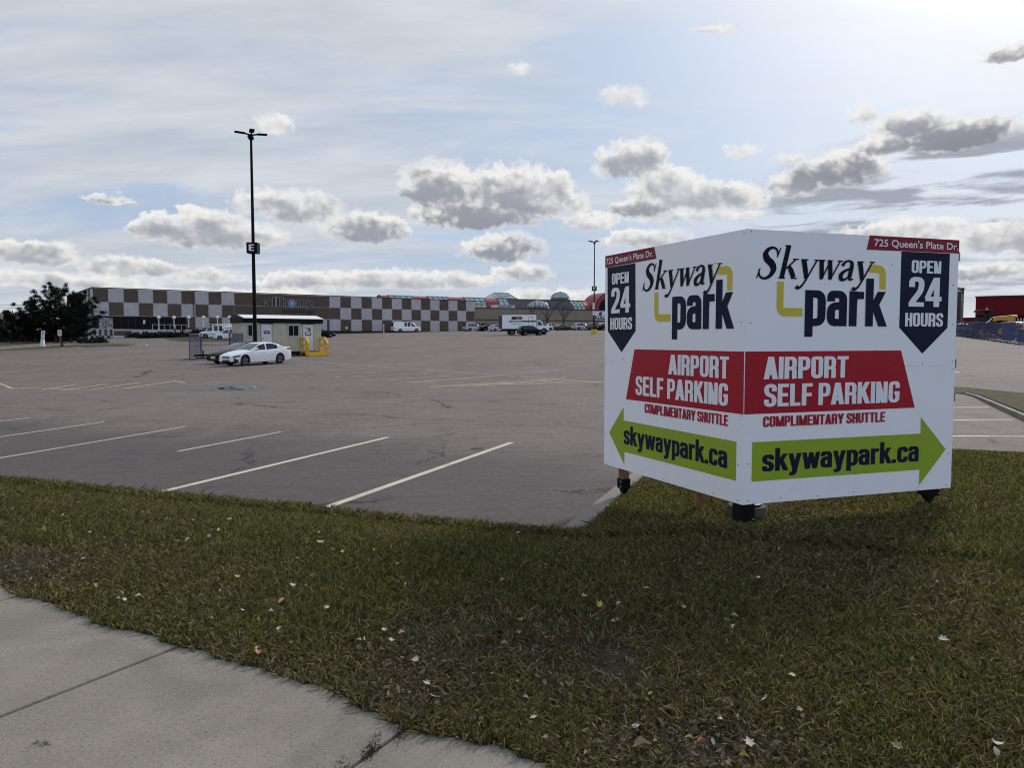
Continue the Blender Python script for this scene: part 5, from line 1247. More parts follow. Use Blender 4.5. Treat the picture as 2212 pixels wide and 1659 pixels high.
xa, xb = mx(2345), mx(2470); b = MB(); b.box((xa, -.25, mz(1265, 2360)), (xb, -.09, mz(1230, 2360))); sb = b.build('sign_board', WHTM, mall)
za, zc = mz(1262, 2360), mz(1247, 2360); MB().box((xa + .4, -.27, za), (xb, -.252, zc)).build('dark_band', LBLK, sb)
b = MB(); xx = xa + .9
for k, (wd, hh) in enumerate(((.5, .6), (.45, .55), (.2, .6), (.5, .55), (.5, .6), (.45, .5))): b.box((xx, -.285, za + .35), (xx + wd, -.272, za + .35 + (zc - za) * hh)); xx += wd + .22
b.build('white_lettering', WHTM, sb)
b = MB(); q = (mx(2371), (mz(1247, 2371) + mz(1231, 2371)) / 2)
b.prism([(q[0] - .55, q[1] - .5), (q[0] + .2, q[1] - .6), (q[0] + .55, q[1] + .1), (q[0] + .35, q[1] + .6), (q[0] - .1, q[1] + .25), (q[0] - .5, q[1] + .2)], -.27, -.252); b.build('swirl_logo', LBLK, sb)

# ------------------------------------------------------------------ buildings on the right
RED = mat("dark_red_wall", (0.125, 0.009, 0.014), 0.8, 0.10, scale=.6, spec=.1); RIB = mat("brown_ribbed_wall", (0.050, 0.038, 0.028), 0.8, 0.15, scale=2)
A0 = at(3852 / src, 730, 115); RA = 122.0; re_ = bearing(RA)
rb = thing('red_store', 'dark red shop building with a flat roof behind the blue fence', 'shop', (A0.x, A0.y, 0), RA)
rx_ = lambda p: on_line(p / src, (A0.x, A0.y), (re_.x, re_.y))
b = MB(); b.box((0, 0, 5.0), (28, 18, 7.75)); b.box((0, 1.2, 1.5), (28, 18, 5.0)); b.build('wall', RED, rb)
MB().box((-.1, -.1, 7.752), (28, .4, 7.92)).build('coping', CAP, rb)
MB().box((.3, 1.1, 2.0), (26, 1.19, 4.6)).build('storefront', DARKGL, rb)
b = MB(); [b.box((x, 1.02, 2.0), (x + .16, 1.09, 4.6)) for x in (rx_(4020), rx_(4032), rx_(4044), 11.5, 13, 14.5)]; b.box((rx_(4018), 1.02, 4.0), (15, 1.085, 4.12)); b.build('window_frames', WHTM, rb)
b = MB(); b.box((-1.6, .2, 2.2), (0.6, 1.1, 4.75)); b.build('porch', RED, rb)
bb_ = thing('brown_store', 'brown ribbed building left of the red shop', 'shop', tuple(A0 + Vector((-.25, 3.2, 0)) - re_ * 7), RA)
b = MB(); b.box((-6, 0, 1.5), (6.9, 14, 7.15)); [b.box((-6 + .45*k, -.06, 1.6), (-6 + .45*k + .18, -.001, 7.1)) for k in range(28)]; b.build('wall', RIB, bb_)
MB().box((-6.1, -.12, 7.152), (6.95, .3, 7.28)).build('coping', WHTM, bb_)
b = MB(); b.bbox((3.3, 3, 7.3), (6.6, 5.5, 8.0), .05); b.build('rooftop_unit', MGREY, bb_)
tw = thing('brick_tower', 'narrow brown brick tower rising just right of the board', 'tower', tuple(gd(3770 / src, 134)), RA)
BRK = mat("brown_brick", (0.075, 0.040, 0.028), 0.85, 0.2, scale=6); MB().box((-1.3, -1.3, -1), (1.3, 1.3, 7.05)).build('wall', BRK, tw); MB().box((-1.38, -1.38, 7.052), (1.38, 1.38, 7.2)).build('coping', CAP, tw)

# ------------------------------------------------------------------ site office trailer
CREAMW = mat("cream_corrugated_siding", (0.50, 0.465, 0.35), 0.6, 0.06, scale=1.5); ROOFW = mat("white_trailer_roof", (0.74, 0.74, 0.74), 0.45, 0.03); FASC = mat("black_fascia", (0.005, 0.005, 0.006), 0.55, 0.2, scale=8, spec=.15)
DOORW = mat("white_steel_door", (0.62, 0.63, 0.65), 0.45, 0.03); SAFETY = mat("yellow_painted_timber", (0.70, 0.41, 0.012), 0.55, 0.10, scale=5)
T0 = at(960 / src, 730, 56.8); TA = 53.5; te = bearing(TA); LT, WT_ = 6.15, 2.75
gz = zg(T0.x + 2, T0.y + 2)
T0.z = 0
off = thing('site_office', 'cream site office trailer with a black fascia and two white doors', 'site office', (T0.x, T0.y, 0), TA)
tu = lambda z8: on_line((700 + z8 / 3.403) / src, (T0.x, T0.y), (te.x, te.y))
def tz(z8y, z8x): s = tu(z8x); return zat((1200 + z8y / 3.403) / src, T0.y + te.y * s, (700 + z8x / 3.403) / src)
zb_, zt_, zf = .62, 2.80, 3.14
b = MB(); b.box((0.02, 0.02, zb_), (LT - .02, WT_ - .02, zt_))
k = 0; x = 0.0
while x < LT - .05: b.box((x, -.0, zb_), (x + .085, .0199, zt_)); x += .15
y = 0.03
while y < WT_ - .05: b.box((0, y, zb_), (.0199, y + .085, zt_)); y += .15
b.build('wall', CREAMW, off)
b = MB(); b.prism([(-.10, 2.802), (LT + .10, 2.802), (LT + .10, zf), (-.10, zf)], -.10, WT_ + .10); b.build('fascia', FASC, off)
Mr = Matrix(((0, 1, 0, 0), (1, 0, 0, 0), (0, 0, 1, 0), (0, 0, 0, 1)))
b = MB(); b.prism([(-.16, zf + .001), (WT_ / 2, zf + .30), (WT_ + .16, zf + .001)], .05, LT + .16, 0, Mr); b.build('roof', ROOFW, off)
b = MB(); b.prism([(-.17, zf + .0), (WT_ / 2, zf + .31), (WT_ + .17, zf + .0)], -.16, .049, 0, Mr); [b.box((-.15, .2, 2.86 + .09*k_), (-.101, WT_ - .2, 2.90 + .09*k_)) for k_ in range(3)]; b.build('gable_trim', FASC, off)
b = MB(); b.box((.1, .1, -.2), (LT - .1, WT_ - .1, zb_ - .002)); b.build('skirting', UNDERB, off)
def odoor(a, c, name='door'):
    x0, x1 = tu(a), tu(c); b = MB(); b.bbox((x0 + .05, -.06, .66), (x1 - .05, -.021, 2.70), .006); d = b.build(name, DOORW, off)
    f = MB(); f.box((x0, -.05, .64), (x0 + .049, -.001, 2.75)); f.box((x1 - .049, -.05, .64), (x1, -.001, 2.75)); f.box((x0, -.05, 2.702), (x1, -.001, 2.75)); f.build('door_frame', GREYD, d)
    f = MB(); f.box((x0 - .1, -.16, 2.753), (x1 + .1, -.001, 2.80)); f.build('drip_hood', FASC, d)
    MB().lathe([(0, -.12), (.035, -.115), (.04, -.061)], 10, (x0 + .14, 0, 1.62), 0, 'Y').build('handle', STEEL, d)
    return d, x0, x1
d1, x0, x1 = odoor(1127, 1277)
pl_ = MB(); pl_.box((x0 + .20, -.068, 1.98), (x1 - .18, -.0605, 2.20)); pl_.build('door_sign', NAVY, d1)
b = MB(); b.box((x0 + .25, -.072, 2.10), (x1 - .23, -.0685, 2.14)); b.box((x0 + .38, -.072, 2.03), (x1 - .40, -.0685, 2.06)); b.build('sign_writing', WHITE, d1)
d2, x0, x1 = odoor(1688, 1832)
pl_ = MB(); pl_.box((x0 + .20, -.068, 1.86), (x1 - .22, -.0605, 2.12)); pl_.build('door_sign', NAVY, d2)
b = MB(); b.box((x0 + .26, -.072, 1.93), (x1 - .28, -.0685, 2.05)); b.build('sign_writing', WHITE, d2)
grot('logo_lettering', 'park', (x0 + .42, 2.14, x1 - .22, 2.44), NAVY, d2, -.063, lo=-.22)
b = MB(); skyway_word((x0 + .17, 2.36, x1 - .26, 2.55), BLACKP, d2, -.064)
for a, c in ((958, 1072), (1503, 1630)):
    x0, x1 = tu(a), tu(c); b = MB(); b.box((x0, -.035, 1.84), (x1, -.021, 2.58)); wd = b.build('window', DARKGL, off)
    f = MB(); f.box((x0 - .05, -.06, 1.79), (x0, -.001, 2.62)); f.box((x1, -.06, 1.79), (x1 + .05, -.001, 2.62)); f.box((x0, -.06, 1.79), (x1, -.001, 1.839)); f.box((x0 - .07, -.09, 2.622), (x1 + .07, -.001, 2.66)); f.box(((x0+x1)/2 - .02, -.05, 1.84), ((x0+x1)/2 + .02, -.0355, 2.58)); f.build('window_frame', GREYD, wd)
b = MB(); b.bar((-.05, WT_*.2, .48), (-2.9, WT_/2 - .05, .36), .09, .14); b.bar((-.05, WT_*.8, .48), (-2.9, WT_/2 + .05, .36), .09, .14); b.bbox((-3.15, WT_/2 - .1, .30), (-2.8, WT_/2 + .1, .44), .03); b.bar((-2.5, WT_/2, .05), (-2.5, WT_/2, .75), .08); b.bbox((-2.62, WT_/2 - .12, .13), (-2.38, WT_/2 + .12, .17), .01); b.build('tow_bar', STEEL, off)
# yellow steps
st = thing('entry_steps', 'bright yellow wooden steps with two handrails at the right trailer door', 'steps', tuple(T0 + te * 0 + Vector((0, 0, 0))), TA)
x0, x1 = tu(1655), tu(1925); g_ = zg(T0.x + te.x * 4.5, T0.y + te.y * 4.5) ; yd = -1.15
b = MB(); b.bbox((x0, yd, .52), (x1, -.06, .58), .008); b.build('deck', SAFETY, st)
b = MB(); b.bbox((x0, yd - .36, .33), (x1, yd - .002, .375), .006); b.bbox((x0, yd - .025, .36), (x1, yd - .001, .515), .004); b.bbox((x0, yd - .36, .02), (x1, yd - .335, .325), .004); b.build('tread', SAFETY, st)
MB().bbox((x0 + .25, -.95, .581), (x1 - .25, -.25, .60), .008).build('door_mat', RUBBER, st)
b = MB(); b.box((x0 + .02, -1.1, .0), (x0 + .05, -.1, .51)); b.box((x1 - .05, -1.1, .0), (x1 - .02, -.1, .51)); b.build('side_boards', UNDERB, st)
for x in (x0 + .05, x1 - .05):
    b = MB(); b.bar((x, -.12, .0), (x, -.12, 1.62), .11); b.bar((x, yd + .05, .0), (x, yd + .05, 1.62), .12); b.bar((x, yd - .42, .0), (x, yd - .42, 1.22), .12)
    b.bar((x, -.06, 1.645), (x, yd + .02, 1.645), .17, .07); b.bar((x, yd + .02, 1.645), (x, yd - .50, 1.235), .17, .07); b.bar((x, -.12, 1.10), (x, yd + .05, 1.10), .05, .11); b.bar((x, yd + .05, 1.08), (x, yd - .42, .72), .05, .11)
    b.build('handrail', SAFETY, st)

# ------------------------------------------------------------------ light poles
POLEB = mat("black_pole_paint", (0.003, 0.003, 0.003), 0.55, 0.15, spec=.12); YBASE = mat("yellow_painted_concrete", (0.50, 0.37, 0.03), 0.7, 0.15, scale=4)
def light_pole(name, label, loc, hgt, az, base, zE, sE, r0=.15):
    t = thing(name, label, 'light pole', loc, az)
    MB().lathe([(r0, -.1), (r0, .3), (r0 * .55, hgt), (0, hgt + .01)], 14).build('pole', POLEB, t, smooth=40)
    if base: MB().lathe([(.46, -.3), (.46, .78), (.43, .84), (0, .845)], 24).build('concrete_base', YBASE, t, smooth=30)
    for k in range(4):
        a = pi/2 * k + .35; M = Matrix.Translation((0, 0, hgt)) @ Matrix.Rotation(a, 4, 'Z') @ Matrix.Rotation(-.05, 4, 'Y')
        b = MB(); b.bbox((.40, -.17, .05), (1.08, .17, .145), .035, 0, M); b.bar(M @ Vector((0, 0, .02)), M @ Vector((.5, 0, .10)), .09, .09); b.build('lamp_head', POLEB, t)
    MB().bbox((-.16, -.16, hgt - .28), (.16, .16, hgt - .05), .03).build('head_collar', POLEB, t)
    b = MB(); b.bbox((-sE/2, -sE/2, zE), (sE/2, sE/2, zE + sE), .02); bx = b.build('letter_box', POLEB, t)
    grot('letter', 'E', (-sE*.27, zE + sE*.2, sE*.22, zE + sE*.8), WHITE, bx, -sE/2 - .006)
    q = grot('letter', 'E', (-sE*.27, zE + sE*.2, sE*.22, zE + sE*.8), WHITE, bx, -sE/2 - .006); q.rotation_euler = (0, 0, R(-90))
    return t
g1 = gd(551, 53.3); light_pole('lot_light_pole', 'tall black light pole with a letter box standing by the trailer', tuple(g1), zat(292, 53.3, 540) - g1.z, 87, False, zat(547.5, 53.3) - g1.z, .74, .145)
g2 = gd(1283, 123); fp = light_pole('lot_light_pole', 'far black light pole on a round yellow concrete base', tuple(g2), zat(523, 123) - g2.z, 90, True, zat(628, 123) - g2.z, .72, .12)
b = MB(); b.box((-.28, -.32, 4.0), (.06, -.30, 5.1)); b.box((-.28, -.32, 3.1), (.06, -.30, 3.8)); b.build('notice', NOTE, fp)

# ------------------------------------------------------------------ blue temporary fencing
BLUEF = mat("blue_fence_paint", (0.012, 0.024, 0.085), 0.5, 0.1); MESHW = mat("blue_grey_mesh_wire", (0.026, 0.042, 0.125), 0.6, 0.1)
def fence_panel(A, B, label, group, hgt=1.83, pitch=.055, wire=.006, mid=True):
    """a portable mesh panel between two ground points"""
    d = B - A; L = Vector((d.x, d.y, 0)).length; az = math.degrees(math.atan2(d.x, d.y))
    t = thing('fence_panel', label, 'fence panel', (A.x, A.y, A.z), az, group); dz = B.z - A.z
    b = MB()
    for x in (0.03, L - .03): b.tube([(x, 0, dz * x / L - .02), (x, 0, hgt + dz * x / L)], .026, 8)
    rails = [hgt - .03, .15] + ([hgt * .52] if mid else [])
    for z in rails: b.tube([(.03, 0, z), (L - .03, 0, z + dz)], .02, 6)
    b.build('frame', BLUEF, t)
    for x in (0.03, L - .03):
        MB().box((x - .12, -.35, dz * x / L - .03), (x + .12, .35, dz * x / L + .05)).build('foot', STEEL, t)
    w_ = MB(); n = int((L - .06) / pitch); vs = []; fs = []
    for i in range(n):
        x = .03 + (i + .5) * (L - .06) / n; s_ = dz * x / L; w_.box((x - wire/2, -.002, .16 + s_), (x + wire/2, .002, hgt - .04 + s_))
    m_ = int((hgt - .2) / (pitch * 1.6))
    for i in range(m_):
        z = .16 + (i + .5) * (hgt - .2) / m_; w_.add([(.03, -.002, z - wire/2), (L - .03, -.002, z - wire/2 + dz), (L - .03, -.002, z + wire/2 + dz), (.03, -.002, z + wire/2)], [(0, 1, 2, 3)])
    w_.build('mesh', MESHW, t); return t
def gp(px_s, dep): return gd(px_s / src, dep)
fence_panel(gp(747, 54.6), gp(793, 56.6), 'blue fence panel standing left of the tow bar, nearest of the small pen', None, pitch=.045, wire=.010)
fence_panel(gp(795, 56.8), gp(907, 59.0), 'long blue fence panel behind the tow bar and the black sedan', None, pitch=.16)
fence_panel(gp(908, 58.7), gp(960, 55.9), 'blue fence panel against the left end of the trailer', None, pitch=.045, wire=.010)
FP0 = gp(3700, 112); FP1 = gp(4048, 66.5); fd = (FP1 - FP0); fd.z = 0; fd.normalize()
fpx = [3745, 3764, 3783, 3799, 3816, 3833, 3850, 3872, 3893, 3919, 3941, 3969, 3996, 4031, 4072, 4120]
def fpt(p):
    s = on_line(p / src, (FP0.x, FP0.y), (fd.x, fd.y)); q = FP0 + fd * s; return Vector((q.x, q.y, zg(q.x, q.y) + .02))
for a, c in zip(fpx[:-1], fpx[1:]):
    fence_panel(fpt(a), fpt(c), 'blue mesh fence panel in the long row before the red shop', 'blue fence panels before the red shop', pitch=.09, wire=.020)

# ------------------------------------------------------------------ things behind the blue fence
YEQ = mat("yellow_machine_paint", (0.50, 0.25, 0.025), 0.45, 0.1)
bk = thing('backhoe_loader', 'yellow and black backhoe loader parked behind the blue fence', 'backhoe', tuple(gp(3945, 88)), 100)
x_ = lambda p: (p - 3945) / (FOC * src) * 88
b = MB(); b.prism([(x_(3917), 1.80), (x_(3917), 2.35), (x_(3978), 2.52), (x_(3996), 2.45), (x_(4000), 1.45), (x_(3988), 1.40), (x_(3968), 1.95), (x_(3945), 2.0)], -.5, .5); b.build('bonnet', YEQ, bk)
b = MB(); b.bbox((x_(3983), -.45, 2.30), (x_(4008), .45, 2.56), .08); b.build('front_cowl', YELP, bk)
b = MB(); b.box((x_(3900), -.7, 1.0), (x_(3912), .7, 3.0)); b.bbox((x_(3866), -.85, 3.0), (x_(3912), .85, 3.16), .04); b.bar((x_(3862), 0, 2.95), (x_(3880), 0, 3.05), 1.4, .08); b.box((x_(3862), -.6, .9), (x_(3900), .6, 2.35)); b.build('cab_frame', UNDERB, bk)
MB().lathe([(.12, 3.17), (.12, 3.33), (.08, 3.42), (0, 3.43)], 12, (x_(3897), -.3, 0)).build('beacon', mat("orange_beacon", (0.6, 0.22, 0.03), 0.3, 0.05), bk, smooth=True)
b = MB(); b.tube([(x_(3888), -.75, 1.62), (x_(3903), -.75, 1.95), (x_(3908), -.75, 2.2)], .07, 8); b.build('lever_arm', WHTM, bk)
for cxp, rr, yy in ((3946, .72, .62), (3946, .72, -.62), (4003, .45, .55), (4003, .45, -.55), (3872, .5, .6), (3872, .5, -.6)):
    wv = MB().lathe([(rr*.6, yy-.2), (rr*.95, yy-.2), (rr, yy-.12), (rr, yy+.12), (rr*.95, yy+.2), (rr*.6, yy+.2)], 22, (x_(cxp), 0, rr), 0, 'Y').build('wheel', RUBBER, bk, smooth=40)
    MB().lathe([(0, yy - .1*(1 if yy < 0 else -1)), (rr*.62, yy - .12*(1 if yy < 0 else -1))], 16, (x_(cxp), 0, rr), 0, 'Y').build('rim', YEQ, wv)
b = MB(); b.box((x_(3880), -.35, .6), (x_(4005), .35, 1.5)); b.build('chassis', UNDERB, bk)
b = MB(); b.prism([(x_(4008), .2), (x_(4040), .25), (x_(4046), .9), (x_(4012), 1.3)], -1.0, 1.0); b.build('bucket', YEQ, bk)
PILE = mat("dark_rubble", (0.040, 0.038, 0.042), 0.9, 0.5, scale=3, bump=1.0, bscale=6)
def mound(name, label, px_s, dep, rx, ry, h, seed):
    p = gp(px_s, dep); b = MB(); n = 22; rr = random.Random(seed); vs = []; fs = []
    for j in range(n + 1):
        for i in range(n + 1):
            x = (i/n*2-1); y = (j/n*2-1); d = math.hypot(x, y); z = max(0, 1 - d) ** .8 * h * (1 + .35*math.sin(5*x+seed)*math.cos(6*y)) + rr.uniform(-.06, .06) * h * (d < 1)
            vs.append((x*rx, y*ry, z - .03))
    fs = [(j*(n+1)+i, j*(n+1)+i+1, (j+1)*(n+1)+i+1, (j+1)*(n+1)+i) for j in range(n) for i in range(n)]
    b.add(vs, fs); o = b.build(name, PILE, None); o.location = p; return tag(o, label, 'rubble heap')
mound('rubble_heap', 'dark grey rubble heap behind the left part of the blue fence', 3845, 93, 1.9, 1.3, 1.45, 2)
mound('rubble_heap', 'low dark rubble heap in front of the backhoe wheels', 3900, 84, 1.6, 1.0, .75, 5)
bn = thing('storage_bin', 'blue upright storage bin beside the yellow backhoe', 'bin', tuple(gp(3986, 80)), 105)
BLUEP = mat("blue_plastic", (0.02, 0.05, 0.17), 0.5, 0.08); b = MB(); b.bbox((-.50, -.5, .02), (.50, .5, 1.75), .04); [b.box((-.40 + .2*k, -.515, .2), (-.34 + .2*k, -.501, 1.6)) for k in range(5)]; b.build('body', BLUEP, bn)
MB().bbox((-.54, -.54, 1.752), (.54, .54, 1.85), .03).build('lid', BLUEP, bn)
bn2 = thing('storage_bin', 'blue bin at the far right behind the fence', 'bin', tuple(gp(4040, 73)), 105)
b = MB(); b.bbox((-.35, -.4, .02), (.45, .4, 1.15), .05); b.build('body', BLUEP, bn2); MB().bbox((-.39, -.44, 1.152), (.49, .44, 1.24), .03).build('lid', BLUEP, bn2)
o = make_car('suv_car', SUV, P_WHITE); car_at(o, 4032 / src, 98, 160, 'white suv parked by the red shop, right of the blue bin')
o = make_car('sedan_car', SEDAN, P_WHITE); car_at(o, 4068 / src, 95, 160, 'white sedan at the very right edge by the red shop')
o = make_car('hatchback_car', HATCH, P_GREY); car_at(o, 3815 / src, 100, 115, 'dark grey hatchback behind the fence below the brown store')

# ------------------------------------------------------------------ islands and road edge on the left
def strip(name, near, far, m, dz, top=.10, kerbs=True, kw=.2):
    P = [gl(x / src, y / src) for x, y in near]; Q = [gl(x / src, y / src) for x, y in far]
    b = MB(); n = len(P)
    vs = [(p.x, p.y, zg(p.x, p.y) + dz) for p in P] + [(p.x, p.y, zg(p.x, p.y) + dz) for p in Q]
    b.add(vs, [(i, i+1, n+i+1, n+i) for i in range(n-1)]); tag(b.build(name, m, None), kind='structure')
    if kerbs:
        kerb('kerb', P, kw, top + .02, base=lambda x, y: zg(x, y), side=-1)
        kerb('kerb', Q, kw * .8, top, base=lambda x, y: zg(x, y), side=1)
strip('lawn', [(-260, 1418), (0, 1394), (200, 1383), (330, 1375), (480, 1369.5), (534, 1367)], [(-260, 1395), (0, 1386), (200, 1371), (330, 1364.5), (480, 1362), (534, 1363)], FARTURF, .10)
YK = paint_mat("yellow_kerb_paint", (0.50, 0.36, 0.10))
p = gl(549 / src, 1366 / src); b = MB(); b.bbox((-.9, -.5, -.1), (.9, .5, .13), .08); o = b.build('kerb_nose', YK, None); o.location = (p.x, p.y, zg(p.x, p.y)); o.rotation_euler = (0, 0, R(15)); tag(o, kind='structure')
strip('lawn', [(655, 1342), (718, 1351), (800, 1351), (960, 1350)], [(655, 1340), (700, 1336), (800, 1334), (960, 1331)], FARTURF, .10)
EARTH = mat("bare_bed_earth", (0.040, 0.036, 0.020), 0.95, 0.4, scale=2, bump=.5)
strip('planting_bed', [(-300, 1391), (0, 1377.5), (180, 1361), (400, 1346.5), (560, 1337), (720, 1329), (900, 1322)], [(-300, 1368), (0, 1352), (180, 1345), (400, 1338), (560, 1329), (720, 1321), (900, 1315)], EARTH, .08)

# ------------------------------------------------------------------ small signs on the left
SIGNB = mat("white_small_sign", (0.62, 0.64, 0.68), 0.5, 0.03); BLUEINK = mat("blue_ink", (0.03, 0.06, 0.28), 0.5, 0.05); GALV = mat("galvanised_post", (0.30, 0.30, 0.30), 0.5, 0.1, metal=.5)
p = gl(168 / src, 1373.5 / src); k_ = p.y / (FOC * src); p.z = zg(p.x, p.y)
s1_ = thing('lot_sign', 'leaning white board with blue writing on a white trestle by the pines', 'sign', tuple(p), 92); s1_.rotation_euler.y = R(4)
b = MB(); b.bbox((-.20, -.03, 1.02), (.20, .03, 1.85), .01); q = b.build('board', SIGNB, s1_)
b = MB(); [b.box((-.10 + .0*i, -.036, 1.68 - .13*i), (.10 - .03*(i % 2), -.0305, 1.74 - .13*i)) for i in range(4)]; b.build('writing', BLUEINK, q)
b = MB(); b.prism([(-.20, .0), (.24, .0), (.12, .95), (-.14, .95)], -.14, .14); b.build('trestle', SIGNB, s1_); MB().bbox((-.16, -.06, .952), (.16, .06, 1.018), .01).build('clamp', STEEL, s1_)
p = gl(238 / src, 1359 / src); p.z = zg(p.x, p.y)
s2_ = thing('lot_sign', 'small white notice with dark lines on a thin grey post by the pines', 'sign', tuple(p), 88)
MB().tube([(0, 0, -.1), (0, 0, 1.75)], .035, 8).build('post', GALV, s2_); b = MB(); b.bbox((-.25, -.06, 1.02), (.25, -.036, 1.78), .01); q = b.build('board', SIGNB, s2_)
b = MB(); [b.box((-.16, -.066, 1.62 - .14*i), (.16, -.0605, 1.66 - .14*i)) for i in range(4)]; b.build('writing', LBLK, q)
pf = F0 + FE * fx(531) + bearing(FA + 90) * 7
s3_ = thing('lot_sign', 'small tilted white sign in front of the dark shop windows', 'sign', (pf.x, pf.y, 1.9), 90); s3_.rotation_euler.y = R(8)
MB().tube([(0, 0, -.3), (0, 0, 2.2)], .03, 8).build('post', STEEL, s3_); MB().bbox((-.17, -.05, 2.1), (.17, -.031, 2.75), .01).build('board', SIGNB, s3_)
pf = gd(801 * 1.0 / 2.2 if False else (1300 + 802 / 3.687) / src, 157)
bo = thing('bollard', 'pale post standing left of the white cargo van', 'bollard', tuple(pf)); MB().lathe([(.11, 0), (.11, 1.7), (.06, 1.78), (0, 1.79)], 12).build('post', WHT, bo, smooth=30)
WIRE = mat("dark_wire", (0.10, 0.10, 0.12), 0.6, 0.05)
for i, (ya, yb) in enumerate(((1198, 1200.5), (1203.5, 1212), (1232, 1233), (1263, 1262))):
    A = at(-160 / src, ya / src, 235); B = at(380 / src, (yb + (yb - ya) * 2) / src, 250)
    o = MB().tube([A + (B - A) * t + Vector((0, 0, -1.2 * 4 * t * (1 - t) * .3)) for t in np.linspace(0, 1, 9)], .07, 5).build('overhead_wire', WIRE, None)
    tag(o, 'thin overhead wire crossing the sky left of the pines', 'wire', 'overhead wires at the far left')

# ------------------------------------------------------------------ trees and shrubs
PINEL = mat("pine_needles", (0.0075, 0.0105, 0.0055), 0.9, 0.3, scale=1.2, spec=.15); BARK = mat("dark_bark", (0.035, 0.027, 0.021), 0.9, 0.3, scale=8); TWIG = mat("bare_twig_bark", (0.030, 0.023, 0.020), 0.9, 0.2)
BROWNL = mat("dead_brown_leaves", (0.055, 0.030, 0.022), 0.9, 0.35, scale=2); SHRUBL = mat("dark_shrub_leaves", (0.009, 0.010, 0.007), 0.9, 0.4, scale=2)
def tuft_mesh(points, dirs, size, per, m, name, parent, seed, nar=.16):
    """needle or leaf tufts: narrow blades fanning out of each point"""
    r = np.random.default_rng(seed); P = np.repeat(np.array(points), per, 0); Dv = np.repeat(np.array(dirs), per, 0); n = len(P)
    v = r.normal(0, 1, (n, 3)); v /= np.linalg.norm(v, axis=1)[:, None]; v = v * .85 + Dv * .75; v /= np.linalg.norm(v, axis=1)[:, None]
    ln_ = size * r.uniform(.5, 1.1, n); sd_ = np.cross(v, r.normal(0, 1, (n, 3))); sd_ /= np.linalg.norm(sd_, axis=1)[:, None] + 1e-9
    P = P + r.normal(0, size * .22, (n, 3)); w_ = (ln_ * nar)[:, None] * sd_; tip = P + v * ln_[:, None]
    V = np.stack([P - w_ * .5, P + w_ * .5, tip + w_ * .35, tip - w_ * .35], 1)
    me = bpy.data.meshes.new(name); me.vertices.add(n*4); me.loops.add(n*4); me.polygons.add(n)
    me.vertices.foreach_set('co', V.reshape(-1).astype(np.float32)); me.loops.foreach_set('vertex_index', np.arange(n*4, dtype=np.int32)); me.polygons.foreach_set('loop_start', np.arange(0, n*4, 4, dtype=np.int32))
    me.materials.append(m); me.update(calc_edges=True); o = bpy.data.objects.new(name, me); COL.objects.link(o); o.parent = parent; return o
def pine(label, loc, hgt, spread, seed, lean=0.0, flat=.62):
    t = thing('pine_tree', label, 'pine tree', loc); r = random.Random(seed); b = MB(); pts = []; ds = []
    trunk = [Vector((lean * hgt * f * f + r.uniform(-.08, .08), r.uniform(-.08, .08), hgt * f)) for f in np.linspace(0, .93, 9)]; trunk[0].z = -.3
    b.tube(trunk, [.17 * hgt / 7 * (1 - .85 * f) + .02 for f in np.linspace(0, 1, 9)], 8)
    nb = int(25 * hgt / 7)
    for i in range(nb):
        f = .12 + .84 * ((i + r.random()) / nb); a = i * 2.4 + r.uniform(-.5, .5); z = hgt * f
        reach = spread * (math.sin(min(1, (1.05 - f) / .75) * pi / 2) ** .8) * r.uniform(.55, 1.12) * (.75 if f < .2 else 1)
        base = trunk[min(8, int(f / .93 * 8))]; up = r.uniform(.10, .35) + .5 * f
        limb = [Vector((base.x, base.y, z))]
        for k in range(1, 6):
            q = k / 5; limb.append(Vector((base.x + cos(a) * reach * q + r.uniform(-.12, .12), base.y + sin(a) * reach * q + r.uniform(-.12, .12), z + reach * (up * q * q) - .05 * reach * sin(q * pi))))
        b.tube(limb, [.05, .045, .036, .028, .02, .012], 5)
        for k in range(1, 6):
            q = k / 5; c = limb[k]; n_ = int(3 + reach * 2.6)
            for j in range(n_):
                sp = .24 * reach * (1.05 - .6 * q) * flat
                o_ = Vector((r.gauss(0, sp), r.gauss(0, sp), abs(r.gauss(0, .13)) - .02)); pts.append(c + o_); ds.append((cos(a)*.35 + o_.x*.3, sin(a)*.35 + o_.y*.3, .75))
        pts += [limb[-1] + Vector((0, 0, .1))] * 2; ds += [(cos(a)*.4, sin(a)*.4, 1.0)] * 2
    for k in range(8): pts.append(trunk[-1] + Vector((r.gauss(0, .15), r.gauss(0, .15), r.uniform(-.3, .3)))); ds.append((0, 0, 1.2))
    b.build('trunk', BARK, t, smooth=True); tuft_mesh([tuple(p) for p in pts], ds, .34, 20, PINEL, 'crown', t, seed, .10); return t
def tpos(px_s, dep): q = gd(px_s / src, dep); return (q.x, q.y, q.z)
pine('tallest dark pine in the middle of the group left of the store', tpos(222, 103), 7.3, 3.8, 3, .02)
pine('broad dark pine at the right, reaching in front of the store corner', tpos(308, 105), 6.5, 3.3, 8, .03)
pine('dark pine with a low left crown beside the tallest pine', tpos(140, 103), 5.6, 3.0, 21, -.05)
pine('small dark pine at the far left edge', tpos(42, 101), 3.9, 2.4, 33, -.06)
pine('low pine between the small sign and the chequered wall', tpos(282, 102), 4.5, 3.0, 41, .0)
pine('low dark pine behind the leaning sign', tpos(110, 104), 3.7, 3.0, 57, .0)
